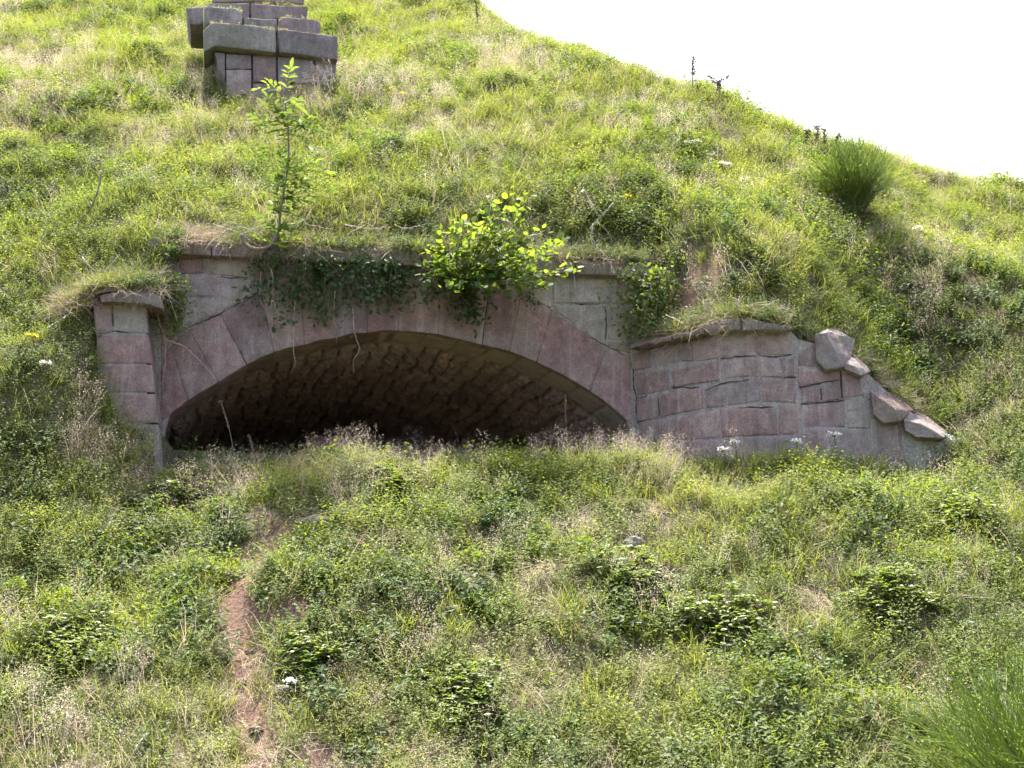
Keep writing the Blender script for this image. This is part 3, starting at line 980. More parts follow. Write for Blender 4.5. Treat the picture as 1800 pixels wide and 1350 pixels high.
def proto_panicle(n, hmin, hmax, rad, seed, flecks=22, airy=.05):
    random.seed(seed)
    mb = MB()
    for _ in range(n):
        a = random.uniform(0, 6.28); r = rad * math.sqrt(random.random())
        p = Vector((math.cos(a) * r, math.sin(a) * r, -.02)); d = up(.4); h = random.uniform(hmin, hmax)
        mb.blade(p, d, h, .0028, random.uniform(.1, .4), random.random() * .5)
        out = Vector((d.x, d.y, 0))
        for _k in range(flecks):
            t = random.uniform(.62, 1.0)
            wdt = airy * (1.08 - t) / .46
            q = p + d * (h * t) + out * (.2 * h * t * t) + Vector((random.gauss(0, wdt), random.gauss(0, wdt), random.gauss(0, .012)))
            L = random.uniform(.006, .013)
            mb.leaf(q, rnd_dir() + Vector((0, 0, .6)), rnd_dir(), L, L * .5, 'diamond', random.random())
    return mb


def proto_litter(n, seed):
    random.seed(seed)
    mb = MB()
    for _ in range(n):
        a = random.uniform(0, 6.28); r = .12 * math.sqrt(random.random())
        an = random.uniform(0, 6.28)
        d = Vector((math.cos(an), math.sin(an), random.uniform(-.1, .55)))
        mb.blade((math.cos(a) * r, math.sin(a) * r, .0), d, random.uniform(.1, .26), .0045, random.uniform(.1, .5), random.random())
    return mb


def proto_coll(name, mbs, mat):
    c = bpy.data.collections.new(name)
    for i, mb in enumerate(mbs):
        me = mb.mesh('%s_tuft' % name, mat)
        o = bpy.data.objects.new('%s_tuft' % name, me)
        c.objects.link(o)
    return c


def scatter(name, coll, P, rot, scl, idx, tint, label, cat):
    """one stuff object: its vertices carry turn, size and tone of each tuft; geometry nodes put the tufts there"""
    me = bpy.data.meshes.new(name)
    me.from_pydata(P.tolist(), [], [])
    def at(nm, typ, key, arr):
        a = me.attributes.new(nm, typ, 'POINT'); a.data.foreach_set(key, np.asarray(arr).ravel())
    at('rot', 'FLOAT_VECTOR', 'vector', rot.astype('f')); at('scl', 'FLOAT_VECTOR', 'vector', scl.astype('f'))
    at('idx', 'INT', 'value', idx.astype('i')); at('tint', 'FLOAT', 'value', tint.astype('f'))
    o = bpy.data.objects.new(name, me); COL.objects.link(o)
    ng = bpy.data.node_groups.new(name + '_scatter', 'GeometryNodeTree')
    ng.interface.new_socket('Geometry', in_out='INPUT', socket_type='NodeSocketGeometry')
    ng.interface.new_socket('Geometry', in_out='OUTPUT', socket_type='NodeSocketGeometry')
    gi = ng.nodes.new('NodeGroupInput'); go = ng.nodes.new('NodeGroupOutput')
    ci = ng.nodes.new('GeometryNodeCollectionInfo'); ci.inputs['Collection'].default_value = coll
    ci.inputs['Separate Children'].default_value = True; ci.inputs['Reset Children'].default_value = True
    ip_ = ng.nodes.new('GeometryNodeInstanceOnPoints'); ip_.inputs['Pick Instance'].default_value = True
    def na_(nm, typ):
        x = ng.nodes.new('GeometryNodeInputNamedAttribute'); x.data_type = typ; x.inputs['Name'].default_value = nm
        return [s for s in x.outputs if s.enabled and s.name == 'Attribute'][0]
    l = ng.links.new
    mp_ = ng.nodes.new('GeometryNodeMeshToPoints')
    l(gi.outputs[0], mp_.inputs['Mesh'])
    l(mp_.outputs[0], ip_.inputs['Points']); l(ci.outputs[0], ip_.inputs['Instance'])
    l(na_('idx', 'INT'), ip_.inputs['Instance Index']); l(na_('rot', 'FLOAT_VECTOR'), ip_.inputs['Rotation']); l(na_('scl', 'FLOAT_VECTOR'), ip_.inputs['Scale'])
    l(ip_.outputs[0], go.inputs[0])
    md = o.modifiers.new('scatter', 'NODES'); md.node_group = ng
    tag(o, label, cat, kind='stuff')
    return o


def candidates(dens, seed):
    """random points over the part of the slopes the picture can see (plus a margin)"""
    r = np.random.default_rng(seed)
    x0, x1, y0, y1 = -9.5, 9.0, -7.6, 24.0
    n = int((x1 - x0) * (y1 - y0) * dens)
    x = r.uniform(x0, x1, n); y = r.uniform(y0, y1, n)
    D = y + 12.0
    ok = (np.abs(x) < .40 * D + .8) & (y < yC(x) + .8)
    x, y = x[ok], y[ok]
    z = H(x, y)
    # a margin above and below the frame
    el = np.arctan2(z - 1.6, y + 12.0)
    ok = (el < R(29.5)) & (el > R(-6.5))
    x, y, z = x[ok], y[ok], z[ok]
    # keep clear of the masonry
    e = yE(x)
    face = (x > E[8, 0]) & (x < 3.3)
    ok = ~(face & (y < e) & (y > e - np.where(x < 1.15, .12, .2)))
    # pier front
    ok &= ~((x > -3.55) & (x < -2.8) & (y > -.8) & (y < e))
    # stepped wall
    ok &= ~((x - q0.x > -.64) & (x - q0.x < .7) & (y > q0.y - .0) & (y < q0.y + 1.7))
    return x[ok], y[ok], z[ok], r


def orient(x, y, r, lean, wander):
    ep = .06
    gx = (H(x + ep, y) - H(x - ep, y)) / (2 * ep); gy = (H(x, y + ep) - H(x, y - ep)) / (2 * ep)
    gx = np.clip(gx, -1.2, 1.2); gy = np.clip(gy, -1.2, 1.2)
    nx = -gx * lean + r.normal(0, wander, len(x)); ny = -gy * lean + r.normal(0, wander, len(x)); nz = np.ones_like(x)
    l = np.sqrt(nx * nx + ny * ny + nz * nz); nx, ny, nz = nx / l, ny / l, nz / l
    th = r.uniform(0, 2 * np.pi, len(x))
    # columns of the rotation: z axis -> (nx,ny,nz); x axis from a turned horizontal vector
    ax = np.stack([np.cos(th), np.sin(th), np.zeros_like(th)], -1)
    zz = np.stack([nx, ny, nz], -1)
    ax = ax - zz * (ax * zz).sum(-1, keepdims=True); ax /= np.linalg.norm(ax, axis=-1, keepdims=True)
    ay = np.cross(zz, ax)
    ry = np.arcsin(np.clip(-ax[:, 2], -1, 1)); rx = np.arctan2(ay[:, 2], zz[:, 2]); rz = np.arctan2(ax[:, 1], ax[:, 0])
    return np.stack([rx, ry, rz], -1)


def patch(x, y, s, seed, lo, hi):
    return sstep((fbm(x * s, y * s, seed, 3) - lo) / (hi - lo))


def do_scatter(name, coll, nvar, dens, seed, prob, smin, smax, lean, wander, label, cat, tintf, sink=.0, clear=1.0):
    x, y, z, r = candidates(dens, seed)
    b = bare(x, y)
    pr = prob(x, y) * (1 - np.clip(b * 1.7, 0, 1) * clear)
    k = r.random(len(x)) < pr
    x, y, z = x[k], y[k], z[k]
    n = len(x)
    s = r.uniform(smin, smax, n) * (.8 + .4 * fbm(x * 1.3, y * 1.3, seed + 5, 2))
    # a short clipped zone just in front of the walls
    scl = np.stack([s, s, s * r.uniform(.8, 1.2, n)], -1)
    t = np.clip((tintf(x, y) - .5) * 2.2 + .5 + r.normal(0, .15, n), 0, 1)
    print(name, n)
    return scatter(name, coll, np.stack([x, y, z - sink], -1), orient(x, y, r, lean, wander), scl, r.integers(0, nvar, n), t, label, cat)


cg = proto_coll('meadow_grass', [proto_grass(24, .10, .27, .08, .007, 100 + i) for i in range(5)], M['grass'])
ch = proto_coll('small_herb', [proto_herb(12, .08, .22, .1, .014, .031, 'diamond', 200 + i, 10) for i in range(5)], M['herb'])
cb = proto_coll('dark_weed', [proto_herb(8, .08, .24, .1, .028, .055, 'oval', 300 + i, 8) for i in range(4)], M['dark'])
cp = proto_coll('seed_grass', [proto_panicle(9, .22, .42, .09, 400 + i) for i in range(4)], M['panicle'])
ct = proto_coll('tall_grass', [proto_grass(7, .28, .55, .1, .0055, 600 + i) for i in range(4)], M['straw'])
cs = proto_coll('straw', [proto_litter(30, 500 + i) for i in range(4)], M['straw'])

ledge = lambda x, y: .8 * np.exp(-((y + .6 - .15 * x) / .6) ** 2) * ((x > -3.2) & (x < 4))
flank = lambda x, y: ((x < -3.0) & (y < .6) & (y > -2.8)) * 1.0
wet = lambda x, y: fbm(x * .7, y * .7, 90, 3)          # lush / dry patches
do_scatter('grass', cg, 5, 120, 1, lambda x, y: .18 + .82 * patch(x, y, 1.1, 40, .45, .6) + ledge(x, y) + .6 * flank(x, y), .6, 1.15, .35, .18,
           'green meadow grass growing all over both slopes', 'grass', lambda x, y: fbm(x * 1.2, y * 1.2, 41, 3), .01)
do_scatter('low_herbs', ch, 5, 170, 2, lambda x, y: .42 + .58 * patch(x, y, 1.0, 50, .42, .58) + .5 * ledge(x, y) + .5 * flank(x, y), .6, 1.25, .5, .22,
           'small leaved green herbs covering both slopes between the grass', 'herbs', lambda x, y: fbm(x * 1.6, y * 1.6, 51, 3), .0)
do_scatter('dark_weeds', cb, 4, 60, 3, lambda x, y: (.05 + .95 * patch(x, y, 1.1, 60, .48, .58)) * (1 - .7 * flank(x, y)), .6, 1.2, .5, .2,
           'darker broad leaved weeds in patches on the slopes', 'weeds', lambda x, y: fbm(x * 1.6, y * 1.6, 61, 3), .0)
do_scatter('seed_grass', cp, 4, 70, 4, lambda x, y: (.06 + .6 * patch(x, y, .8, 70, .52, .66)) * np.where(y < -1.4, .62, 1) + .6 * 1.2 * np.exp(-((y + .72 - .15 * x) / .3) ** 2) * (np.abs(x + .8) < 2.7) - .6 * ((x < -3.1) & (y < .5) & (y > -2.6)), .55, 1.0, .2, .15,
           'pinkish feathery seed heads of dry grass scattered over the slopes', 'dry grass', lambda x, y: fbm(x * 1.6, y * 1.6, 71, 3), .0, .35)
do_scatter('straw', cs, 4, 80, 5, lambda x, y: np.where(y < -1.4, .7, 1) * (.2 + .7 * patch(x, y, .9, 70, .48, .64)) * (1 - .75 * flank(x, y)), .6, 1.2, .9, .1,
           'dead straw lying among the grass on the slopes', 'straw', lambda x, y: fbm(x * 1.6, y * 1.6, 81, 3), .0, .4)
do_scatter('tall_grass', ct, 4, 16, 6, lambda x, y: (.25 + .75 * patch(x, y, .7, 95, .45, .65)) * (1 - .8 * flank(x, y)) + .7 * np.exp(-((y - yC(x)) / .5) ** 2), .6, 1.0, .3, .25,
           'long bent yellowing grass stems standing above the turf', 'tall grass', lambda x, y: fbm(x * 1.6, y * 1.6, 96, 3), .0, .6)


def fringe(name, coll, nvar, n, seed, label, cat, smin, smax):
    r = np.random.default_rng(seed)
    x = np.concatenate([r.uniform(-3.05, 1.25, n), r.uniform(1.3, 3.5, int(n * .6)), r.uniform(-3.8, -3.05, int(n * .4))])
    e = yE(x)
    k = fbm(x * 2.2, x * 0 + seed, seed, 3) + r.normal(0, .08, len(x)) > .42
    x, e = x[k], e[k]
    dd = r.uniform(-.12, .2, len(x)) * np.where(x > 2.3, .1, 1)
    y = e - dd
    z = zU(x) + r.uniform(-.02, .04, len(x)) + np.where(dd < 0, -dd * 1.2, 0)
    nx = r.normal(0, .35, len(x)); ny = -r.uniform(.4, 2.6, len(x)); nz = np.ones_like(x)
    l = np.sqrt(nx * nx + ny * ny + nz * nz)
    zz = np.stack([nx / l, ny / l, nz / l], -1)
    th = r.uniform(0, 6.28, len(x)); ax = np.stack([np.cos(th), np.sin(th), np.zeros_like(th)], -1)
    ax = ax - zz * (ax * zz).sum(-1, keepdims=True); ax /= np.linalg.norm(ax, axis=-1, keepdims=True)
    ay = np.cross(zz, ax)
    rot = np.stack([np.arctan2(ay[:, 2], zz[:, 2]), np.arcsin(np.clip(-ax[:, 2], -1, 1)), np.arctan2(ax[:, 1], ax[:, 0])], -1)
    s_ = r.uniform(smin, smax, len(x))
    scatter(name, coll, np.stack([x, y, z], -1), rot, np.stack([s_, s_, s_], -1), r.integers(0, nvar, len(x)), r.random(len(x)), label, cat)


fringe('turf_fringe', cg, 5, 330, 31, 'grass hanging over the cornices along the top of the masonry', 'grass', .6, 1.1)
fringe('herb_fringe', ch, 5, 330, 32, 'small herbs hanging over the cornices along the top of the masonry', 'herbs', .6, 1.1)
fringe('weed_fringe', cb, 4, 130, 34, 'darker leafy weeds hanging over the cornices', 'weeds', .5, .9)
fringe('straw_fringe', cs, 4, 460, 33, 'dead straw and rootlets hanging over the cornices', 'straw', .6, 1.1)
random.seed(77)


# ------------------------------------------------------------------ individual plants
def smooth_path(pts, k=6):
    pts = [Vector(p) for p in pts]
    out = []
    for i in range(len(pts) - 1):
        p0 = pts[max(i - 1, 0)]; p1 = pts[i]; p2 = pts[i + 1]; p3 = pts[min(i + 2, len(pts) - 1)]
        for j in range(k):
            t = j / k
            out.append(.5 * ((2 * p1) + (p2 - p0) * t + (2 * p0 - 5 * p1 + 4 * p2 - p3) * t * t + (3 * p1 - p0 - 3 * p2 + p3) * t ** 3))
    out.append(pts[-1])
    return out


def taper(n, a, b):
    return [a + (b - a) * i / (n - 1) for i in range(n)]


# broom bushes ------------------------------------------------------
def broom(base, h, rad, n, label, seed, r0=.004, fill=5):
    random.seed(seed)
    t = thing('broom_bush', label, 'bush', base)
    st, tw = MB(), MB()
    for i in range(n):
        a = random.uniform(0, 6.28); s = math.sqrt(random.random())
        tip = Vector((math.cos(a) * rad * s, math.sin(a) * rad * s, h * (1 - .4 * s * s) * random.uniform(.6, 1.05))) + rnd_dir() * rad * .16
        b0 = Vector((math.cos(a) * .07 * s, math.sin(a) * .07 * s, -.03))
        mid = b0.lerp(tip, .45) + Vector((math.cos(a), math.sin(a), 0)) * (-.10 * rad * s) + Vector((0, 0, .05 * h))
        pts = smooth_path([b0, mid, tip], 5)
        st.tube([base + q for q in pts], taper(len(pts), r0 * 1.5, r0 * .4), 3, random.random())
        for _ in range(fill):
            k = random.randint(3, len(pts) - 2)
            q = pts[k]
            d = (pts[k + 1] - pts[k - 1]).normalized() + rnd_dir() * .55
            L = h * random.uniform(.15, .38)
            e = q + d.normalized() * L
            m_ = q.lerp(e, .5) + rnd_dir() * L * .06
            tw.tube([base + q, base + m_, base + e], [r0 * .7, r0 * .6, r0 * .3], 3, random.random())
            for _2 in range(3):
                qq = q.lerp(e, random.uniform(.2, .95))
                tw.leaf(base + qq, d.normalized() + rnd_dir() * .7, rnd_dir(), random.uniform(.012, .022), .007, 'diamond', random.random())
    part(st, 'stems', M['broom'], t); part(tw, 'twigs', M['broom'], t)
    dd = MB()
    for i in range(26):
        a = random.uniform(0, 6.28); s = math.sqrt(random.random())
        e = Vector((math.cos(a) * rad * s * .9, math.sin(a) * rad * s * .9, h * random.uniform(.35, .8)))
        m_ = e * .5 + rnd_dir() * .05 * h
        dd.tube([base + Vector((math.cos(a) * .04, math.sin(a) * .04, -.03)), base + m_, base + e], [r0 * 2, r0 * 1.5, r0 * .6], 4, .5)
    part(dd, 'dead_stems', M['dock'], t)
    return t


bq = on(1500, 385)
broom(bq, .86, .42, 230, 'rounded green broom bush standing alone on the upper right slope', 5, .003, 12)
fq = Vector((2.86, -4.55, 0)); fq.z = float(H(fq.x, fq.y)) - .02
broom(fq, 1.15, .78, 300, 'large green broom bush in the near right corner', 6, .0042, 8)


# elder sapling over the cornice ------------------------------------
def pinnate(mb, lf, base, d, L, nl, leafL, val):
    """a compound leaf: a thin rachis with paired leaflets"""
    d = d.normalized()
    droop = Vector((0, 0, -.25 * L))
    pts = [base + d * (L * t) + droop * (t * t) for t in (0, .33, .66, 1)]
    mb.tube(pts, [.0025, .002, .0016, .001], 3, .3)
    side = d.cross(Vector((0, 0, 1)))
    side = side.normalized() if side.length > .01 else Vector((1, 0, 0))
    for k in range(nl):
        t = .3 + .65 * k / max(1, nl - 1)
        q = base + d * (L * t) + droop * (t * t)
        for sg in (-1, 1):
            ld_ = side * sg + d * .55 + Vector((0, 0, random.uniform(-.35, .15)))
            lf.leaf(q, ld_, Vector((random.uniform(-.3, .3), random.uniform(-.3, .3), 1)), leafL * random.uniform(.8, 1.15), leafL * .4, 'oval', min(1, max(0, val + random.uniform(-.25, .25))))
    lf.leaf(pts[-1], d + Vector((0, 0, -.3)), Vector((0, 0, 1)), leafL * 1.2, leafL * .45, 'oval', val)


random.seed(21)
DS = 11.5
tp = [(424, 412), (432, 430), (452, 438), (476, 430), (489, 405), (493, 370), (500, 330), (507, 280), (506, 220), (500, 165), (508, 130)]
tr = smooth_path([W(x, y, DS + .015 * i) for i, (x, y) in enumerate(tp)], 4)
sap = thing('elder_sapling', 'slender sapling with a hooked pale trunk growing from the ledge above the arch', 'sapling', tr[0])
mb = MB(); mb.tube(tr, taper(len(tr), .019, .0045), 7)
lf = MB(); rc = MB()
part(mb, 'trunk', M['bark'], sap, 'var', True)
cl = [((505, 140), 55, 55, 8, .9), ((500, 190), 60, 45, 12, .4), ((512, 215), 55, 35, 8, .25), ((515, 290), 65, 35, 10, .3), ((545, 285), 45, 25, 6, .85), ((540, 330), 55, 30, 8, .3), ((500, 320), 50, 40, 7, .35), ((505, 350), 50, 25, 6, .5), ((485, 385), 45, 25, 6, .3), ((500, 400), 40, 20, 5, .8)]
for (cx, cy), rx, ry, n, val in cl:
    for _ in range(n):
        a = random.uniform(0, 6.28)
        # start on the nearest trunk point
        b0 = min(tr, key=lambda q: abs(q.z - W(cx, cy + 15, DS).z) + random.random() * .1)
        tip = W(cx + math.cos(a) * rx * random.uniform(.5, 1), cy + math.sin(a) * ry * random.uniform(.4, 1), DS + random.uniform(-.28, .28))
        d = tip - b0
        L = min(d.length, .36)
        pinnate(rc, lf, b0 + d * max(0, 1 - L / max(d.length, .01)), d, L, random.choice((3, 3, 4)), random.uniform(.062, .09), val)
        if d.length > L + .02:
            rc.tube([b0, b0 + d * (1 - L / d.length)], [.004, .0025], 4, .3)
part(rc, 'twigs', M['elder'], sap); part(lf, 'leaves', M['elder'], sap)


# lime bush over the keystone ----------------------------------------
random.seed(31)
bb = W(818, 503, 12.0 - .06 + fy(-.4) * 0)
bb = F.hit(818, 500)[0] + Vector((0, -.12, 0))
lb = thing('round_leaf_bush', 'bright yellow green bush with round leaves growing out over the middle of the arch', 'bush', bb)
br, lf = MB(), MB()
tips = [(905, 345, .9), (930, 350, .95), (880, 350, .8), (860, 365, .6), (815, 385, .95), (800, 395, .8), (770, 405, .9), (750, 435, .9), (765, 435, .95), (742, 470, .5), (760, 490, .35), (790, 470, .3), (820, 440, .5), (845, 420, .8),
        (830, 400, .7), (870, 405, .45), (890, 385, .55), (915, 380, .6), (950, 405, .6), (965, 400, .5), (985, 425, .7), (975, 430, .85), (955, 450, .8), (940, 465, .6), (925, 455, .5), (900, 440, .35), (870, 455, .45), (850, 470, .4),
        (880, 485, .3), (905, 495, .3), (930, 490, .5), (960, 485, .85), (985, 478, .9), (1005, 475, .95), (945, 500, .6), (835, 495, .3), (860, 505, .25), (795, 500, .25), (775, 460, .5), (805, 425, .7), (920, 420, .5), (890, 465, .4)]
for x, y, val in tips:
    tip = W(x, y, 11.6 + random.uniform(-.32, .22))
    m_ = bb.lerp(tip, .5) + Vector((random.uniform(-.04, .04), random.uniform(-.05, .05), -.02))
    pth = smooth_path([bb + Vector((random.uniform(-.04, .04), 0, 0)), m_, tip], 6)
    br.tube(pth, taper(len(pth), .009, .0025), 5, .4)
    for k in range(30):
        t = random.uniform(.35, 1.08)
        q = bb.lerp(tip, min(t, 1)) + rnd_dir() * random.uniform(.02, .12)
        L = random.uniform(.038, .072)
        d = (tip - bb).normalized() * .5 + rnd_dir() + Vector((0, -.25, -.15))
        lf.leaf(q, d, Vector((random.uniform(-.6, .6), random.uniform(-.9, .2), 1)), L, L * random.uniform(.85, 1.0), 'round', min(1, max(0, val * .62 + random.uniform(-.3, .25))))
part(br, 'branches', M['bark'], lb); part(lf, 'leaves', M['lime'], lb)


# creepers hanging down the arch face --------------------------------
def creeper(strands, label, seed, leafL=(.032, .06), spread=.06, dens=60, front=.05, mat='creeper', name='hanging_creeper', group='creepers hanging on the stonework'):
    random.seed(seed)
    p0 = F.hit(*strands[0][0])[0]
    t = thing(name, label, 'creeper', p0, group)
    st, lf = MB(), MB()
    for s in strands:
        pts = [F.hit(*q)[0] + FN * -(front + random.uniform(0, .12)) for q in s]
        pth = smooth_path(pts, 5)
        st.tube(pth, taper(len(pth), .004, .0015), 4, .2)
        Lt = sum((pth[i + 1] - pth[i]).length for i in range(len(pth) - 1))
        for _ in range(int(Lt * dens * .58)):
            q = random.choice(pth) + Vector((random.gauss(0, spread), -abs(random.gauss(0, .03)), random.gauss(0, spread * .7)))
            L = random.uniform(*leafL)
            lf.leaf(q, rnd_dir() + Vector((0, -.3, -.35)), Vector((random.uniform(-.6, .6), -1, .6)), L, L * random.uniform(.5, .75), 'oval', random.random())
    run = sorted([F.hit(*q[0])[0] + FN * -(front + .03) for q in strands], key=lambda p: p.x)
    run = [p for i, p in enumerate(run) if i == 0 or p.x - run[i - 1].x > .004]
    if len(run) > 2:
        st.tube(run, .004, 4, .2)
    part(st, 'stems', M['dock'], t); part(lf, 'leaves', M[mat], t)


def strands(x0, x1, n, ytop, ybot, seed, lean=20):
    random.seed(seed)
    o = []
    for i in range(n):
        x = random.uniform(x0, x1); y0 = ytop + random.uniform(-6, 10); y1 = ybot(x) + random.uniform(-45, 22)
        o.append([(x, y0), (x + random.uniform(-lean, lean) * .5, (y0 + y1) / 2), (x + random.uniform(-lean, lean), y1)])
    return o


creeper(strands(448, 540, 15, 452, lambda x: 525 if x < 500 else 560, 1), 'dark green creeper hanging over the left haunch of the arch ring', 41, dens=100)
creeper(strands(530, 700, 30, 464, lambda x: 560 if x < 600 else 545, 2), 'dense dark creeper hanging left of the round leaved bush', 42, dens=150, spread=.065)
creeper(strands(680, 800, 20, 470, lambda x: 530, 3), 'thin blue green creeper trailing close under the round leaved bush', 43, dens=85)
creeper(strands(800, 850, 10, 495, lambda x: 560, 4, 14), 'dark leaf clump drooping straight down below the round leaved bush', 44, dens=170, leafL=(.03, .055))
creeper(strands(860, 945, 8, 490, lambda x: 525, 5), 'small dark creeper under the right side of the round leaved bush', 45, dens=90)
creeper(strands(1075, 1150, 16, 488, lambda x: 580, 6, 34), 'grassy creeper clump hanging at the right end of the cornice', 46, dens=150, leafL=(.02, .06), spread=.075, front=.12, mat='herb')
creeper([[(1140, 500), (1160, 540), (1170, 575)], [(1150, 500), (1165, 550), (1150, 590)], [(1130, 510), (1120, 560), (1110, 598)], [(1165, 520), (1180, 560), (1200, 590)], [(1140, 540), (1135, 570), (1140, 600)]] * 3,
        'leafy tangle in the corner between arch and wing wall', 47, dens=150, leafL=(.02, .05), spread=.09, front=.28, mat='herb')
creeper([[(300, 500), (308, 530), (312, 575)], [(312, 505), (318, 540), (322, 580)], [(322, 515), (325, 545), (318, 590)], [(296, 530), (300, 560), (308, 600)]] * 4, 'light green leafy tuft hanging in the gap between pier and arch', 48, dens=230, spread=.05, leafL=(.02, .04), front=.2, mat='herb')


# hanging roots, dead branches ---------------------------------------
def roots(paths, S, name, label, cat, group, r0, mat, front=.14, attach=None):
    p0 = S.hit(*paths[0][0])[0]
    pn = S.hit(*paths[0][0])[1]
    mb = MB()
    for p in paths:
        pts = smooth_path([S.hit(*q)[0] + S.hit(*q)[1] * (front + random.uniform(-.03, .03)) for q in p], 6)
        pts = [pts[0]] + [q + rnd_dir() * r0 * random.uniform(.2, 1.3) for q in pts[1:-1]] + [pts[-1]]
        mb.tube(pts, [v * random.uniform(.75, 1.2) for v in taper(len(pts), r0 * .95, r0 * .25)], 5)
    o = mb.build(name, M[mat], None, 'var', True, origin=p0 + pn * front)
    tag(o, label, cat, group)


random.seed(51)
G = 'dry roots trailing down the stonework'
roots([[(459, 440), (460, 480), (457, 530), (471, 560), (472, 575)]], F, 'hanging_root', 'long pale root hanging at the left haunch beside the creeper', 'root', G, .0052, 'root')
roots([[(470, 474), (479, 490), (480, 530), (471, 558)], [(480, 535), (487, 552), (491, 562)]], F, 'hanging_root', 'forked pale root beside the long one at the left haunch', 'root', G, .0052, 'root')
roots([[(519, 525), (517, 570), (516, 620), (519, 645), (510, 662)]], F, 'hanging_root', 'thin root reaching below the arch edge left of the crown', 'root', G, .004, 'root')
roots([[(619, 550), (622, 590), (631, 618), (620, 640), (621, 660)]], F, 'hanging_root', 'bent root dangling below the crown of the arch', 'root', G, .004, 'root')
roots([[(588, 520), (586, 560), (592, 590), (589, 612)]], F, 'hanging_root', 'short thin root hanging at the arch edge left of the bent root', 'root', G, .004, 'root')
roots([[(693, 500), (735, 508), (765, 502), (768, 488)]], F, 'hanging_root', 'curved pale twig arching over the stone under the cornice', 'twig', G, .004, 'root')
roots([[(1003, 480), (1007, 520), (1013, 550), (1000, 575)], [(1010, 550), (1018, 575), (1008, 590)]], F, 'hanging_root', 'fine pale root hanging on the pale stones right of the bush', 'root', G, .004, 'root')
roots([[(1017, 435), (1020, 455), (1017, 475)], [(1030, 425), (1045, 450), (1065, 468)], [(1035, 405), (1032, 435), (1050, 462), (1072, 470)]], F, 'hanging_root', 'looping pale roots over the right end of the cornice', 'root', G, .006, 'root', .2)
PSs = off(PS, .02)
roots([[(276, 520), (279, 560), (291, 600), (291, 640), (284, 690)], [(291, 600), (320, 610), (345, 630), (382, 672)], [(305, 560), (303, 585), (291, 600)]], Surf([(-3.6, -.62), (-2.6, -.45)]), 'hanging_root', 'branching pale root strung from the pier cap across the left voussoirs', 'root', G, .006, 'root', .05)
roots([[(1195, 560), (1215, 572), (1228, 590), (1230, 605)], [(1228, 545), (1232, 560), (1228, 600)]], WS, 'hanging_root', 'short whitish roots hanging over the wing wall cornice', 'root', G, .006, 'root', .16)
for x, y, lab in ((1262, 545, 'matted whitish roots on the wing wall cornice, left of its bend'), (1300, 545, 'matted whitish roots right on the bend of the wing wall cornice'), (1335, 550, 'matted whitish roots just right of the bend of the wing wall cornice'), (1370, 560, 'matted pale roots at the right end of the wing wall cornice')):
    roots([[(x + random.uniform(-20, 20), y - random.uniform(5, 20)), (x + random.uniform(-12, 12), y + random.uniform(-8, 6)), (x + random.uniform(-20, 20), y + random.uniform(4, 32))] for _ in range(7)], WS, 'hanging_root', lab, 'root', G, .004, 'root', .15)
# a fringe of thin dry roots over the cornice
for i, (x, lab) in enumerate(((402, 'thin straight root over the cornice above the left spandrel'), (440, 'thin straight root over the cornice near the hooked trunk'), (545, 'fine root over the cornice right of the hooked trunk'), (610, 'fine root draped over the cornice above the dense creeper'), (640, 'wavy root over the cornice near its middle'), (668, 'wavy root over the cornice at its middle'), (702, 'fine root over the cornice left of the round leaved bush'))):
    roots([[(x + random.uniform(-40, 30), 400 + random.uniform(-4, 16)), (x + random.uniform(-12, 8), 418 + random.uniform(-4, 8)), (x + random.uniform(-6, 6), 440), (x + random.uniform(-14, 14), 462 + random.uniform(-12, 25))],
           [(x + random.uniform(-10, 30), 408), (x + random.uniform(-20, 20), 420 + random.uniform(-6, 10)), (x + random.uniform(-25, 35), 436 + random.uniform(-12, 14))],
           [(x + random.uniform(-30, 10), 405), (x + random.uniform(-15, 35), 412), (x + random.uniform(10, 50), 408 + random.uniform(-6, 22))]], F, 'hanging_root', lab, 'root', G, .0042, 'root', .2)


def branch(paths, D, name, label, cat, r0, mat, group=None):
    p0 = W(*paths[0][0], D)
    mb = MB()
    for i, p in enumerate(paths):
        pts = smooth_path([W(x, y, D + random.uniform(-.06, .06)) for x, y in p], 5)
        rr = r0 * (1 if i == 0 else .6)
        mb.tube(pts, taper(len(pts), rr, rr * .45), 6)
    o = mb.build(name, M[mat], None, 'var', True, origin=p0)
    tag(o, label, cat, group)


DG = 'dead branches lying on the slope'
def dOn(px, py): return on(px, py).y - CAM.y - .06
branch([[(1024, 336), (1034, 352), (1047, 372), (1055, 385)]], dOn(1050, 390), 'dead_branch', 'thick grey dead stub sticking up behind the bush over the arch', 'branch', .022, 'deadwood', DG)
branch([[(1078, 358), (1060, 378), (1040, 398), (1030, 420)], [(1052, 392), (1066, 405), (1078, 427)]], dOn(1060, 410), 'dead_branch', 'forked pale dead twig above the right end of the cornice', 'branch', .011, 'deadwood', DG)
branch([[(178, 300), (172, 335), (158, 368), (140, 388), (125, 415), (112, 440)]], dOn(120, 430), 'dead_branch', 'long bowed grey branch leaning on the slope above the pier', 'branch', .010, 'bark', DG)
branch([[(210, 448), (185, 478), (186, 485), (170, 505), (155, 525)], [(186, 478), (165, 490), (150, 500)], [(145, 452), (165, 475), (184, 477)], [(155, 495), (148, 520), (142, 530)]], dOn(165, 500), 'dead_branch', 'tangled whitish dead twigs hanging over the pier cap', 'branch', .009, 'root', DG)
branch([[(0, 463), (12, 470), (20, 477)]], dOn(15, 480), 'dead_branch', 'short white dead stick at the left edge of the picture', 'branch', .014, 'deadwood', DG)
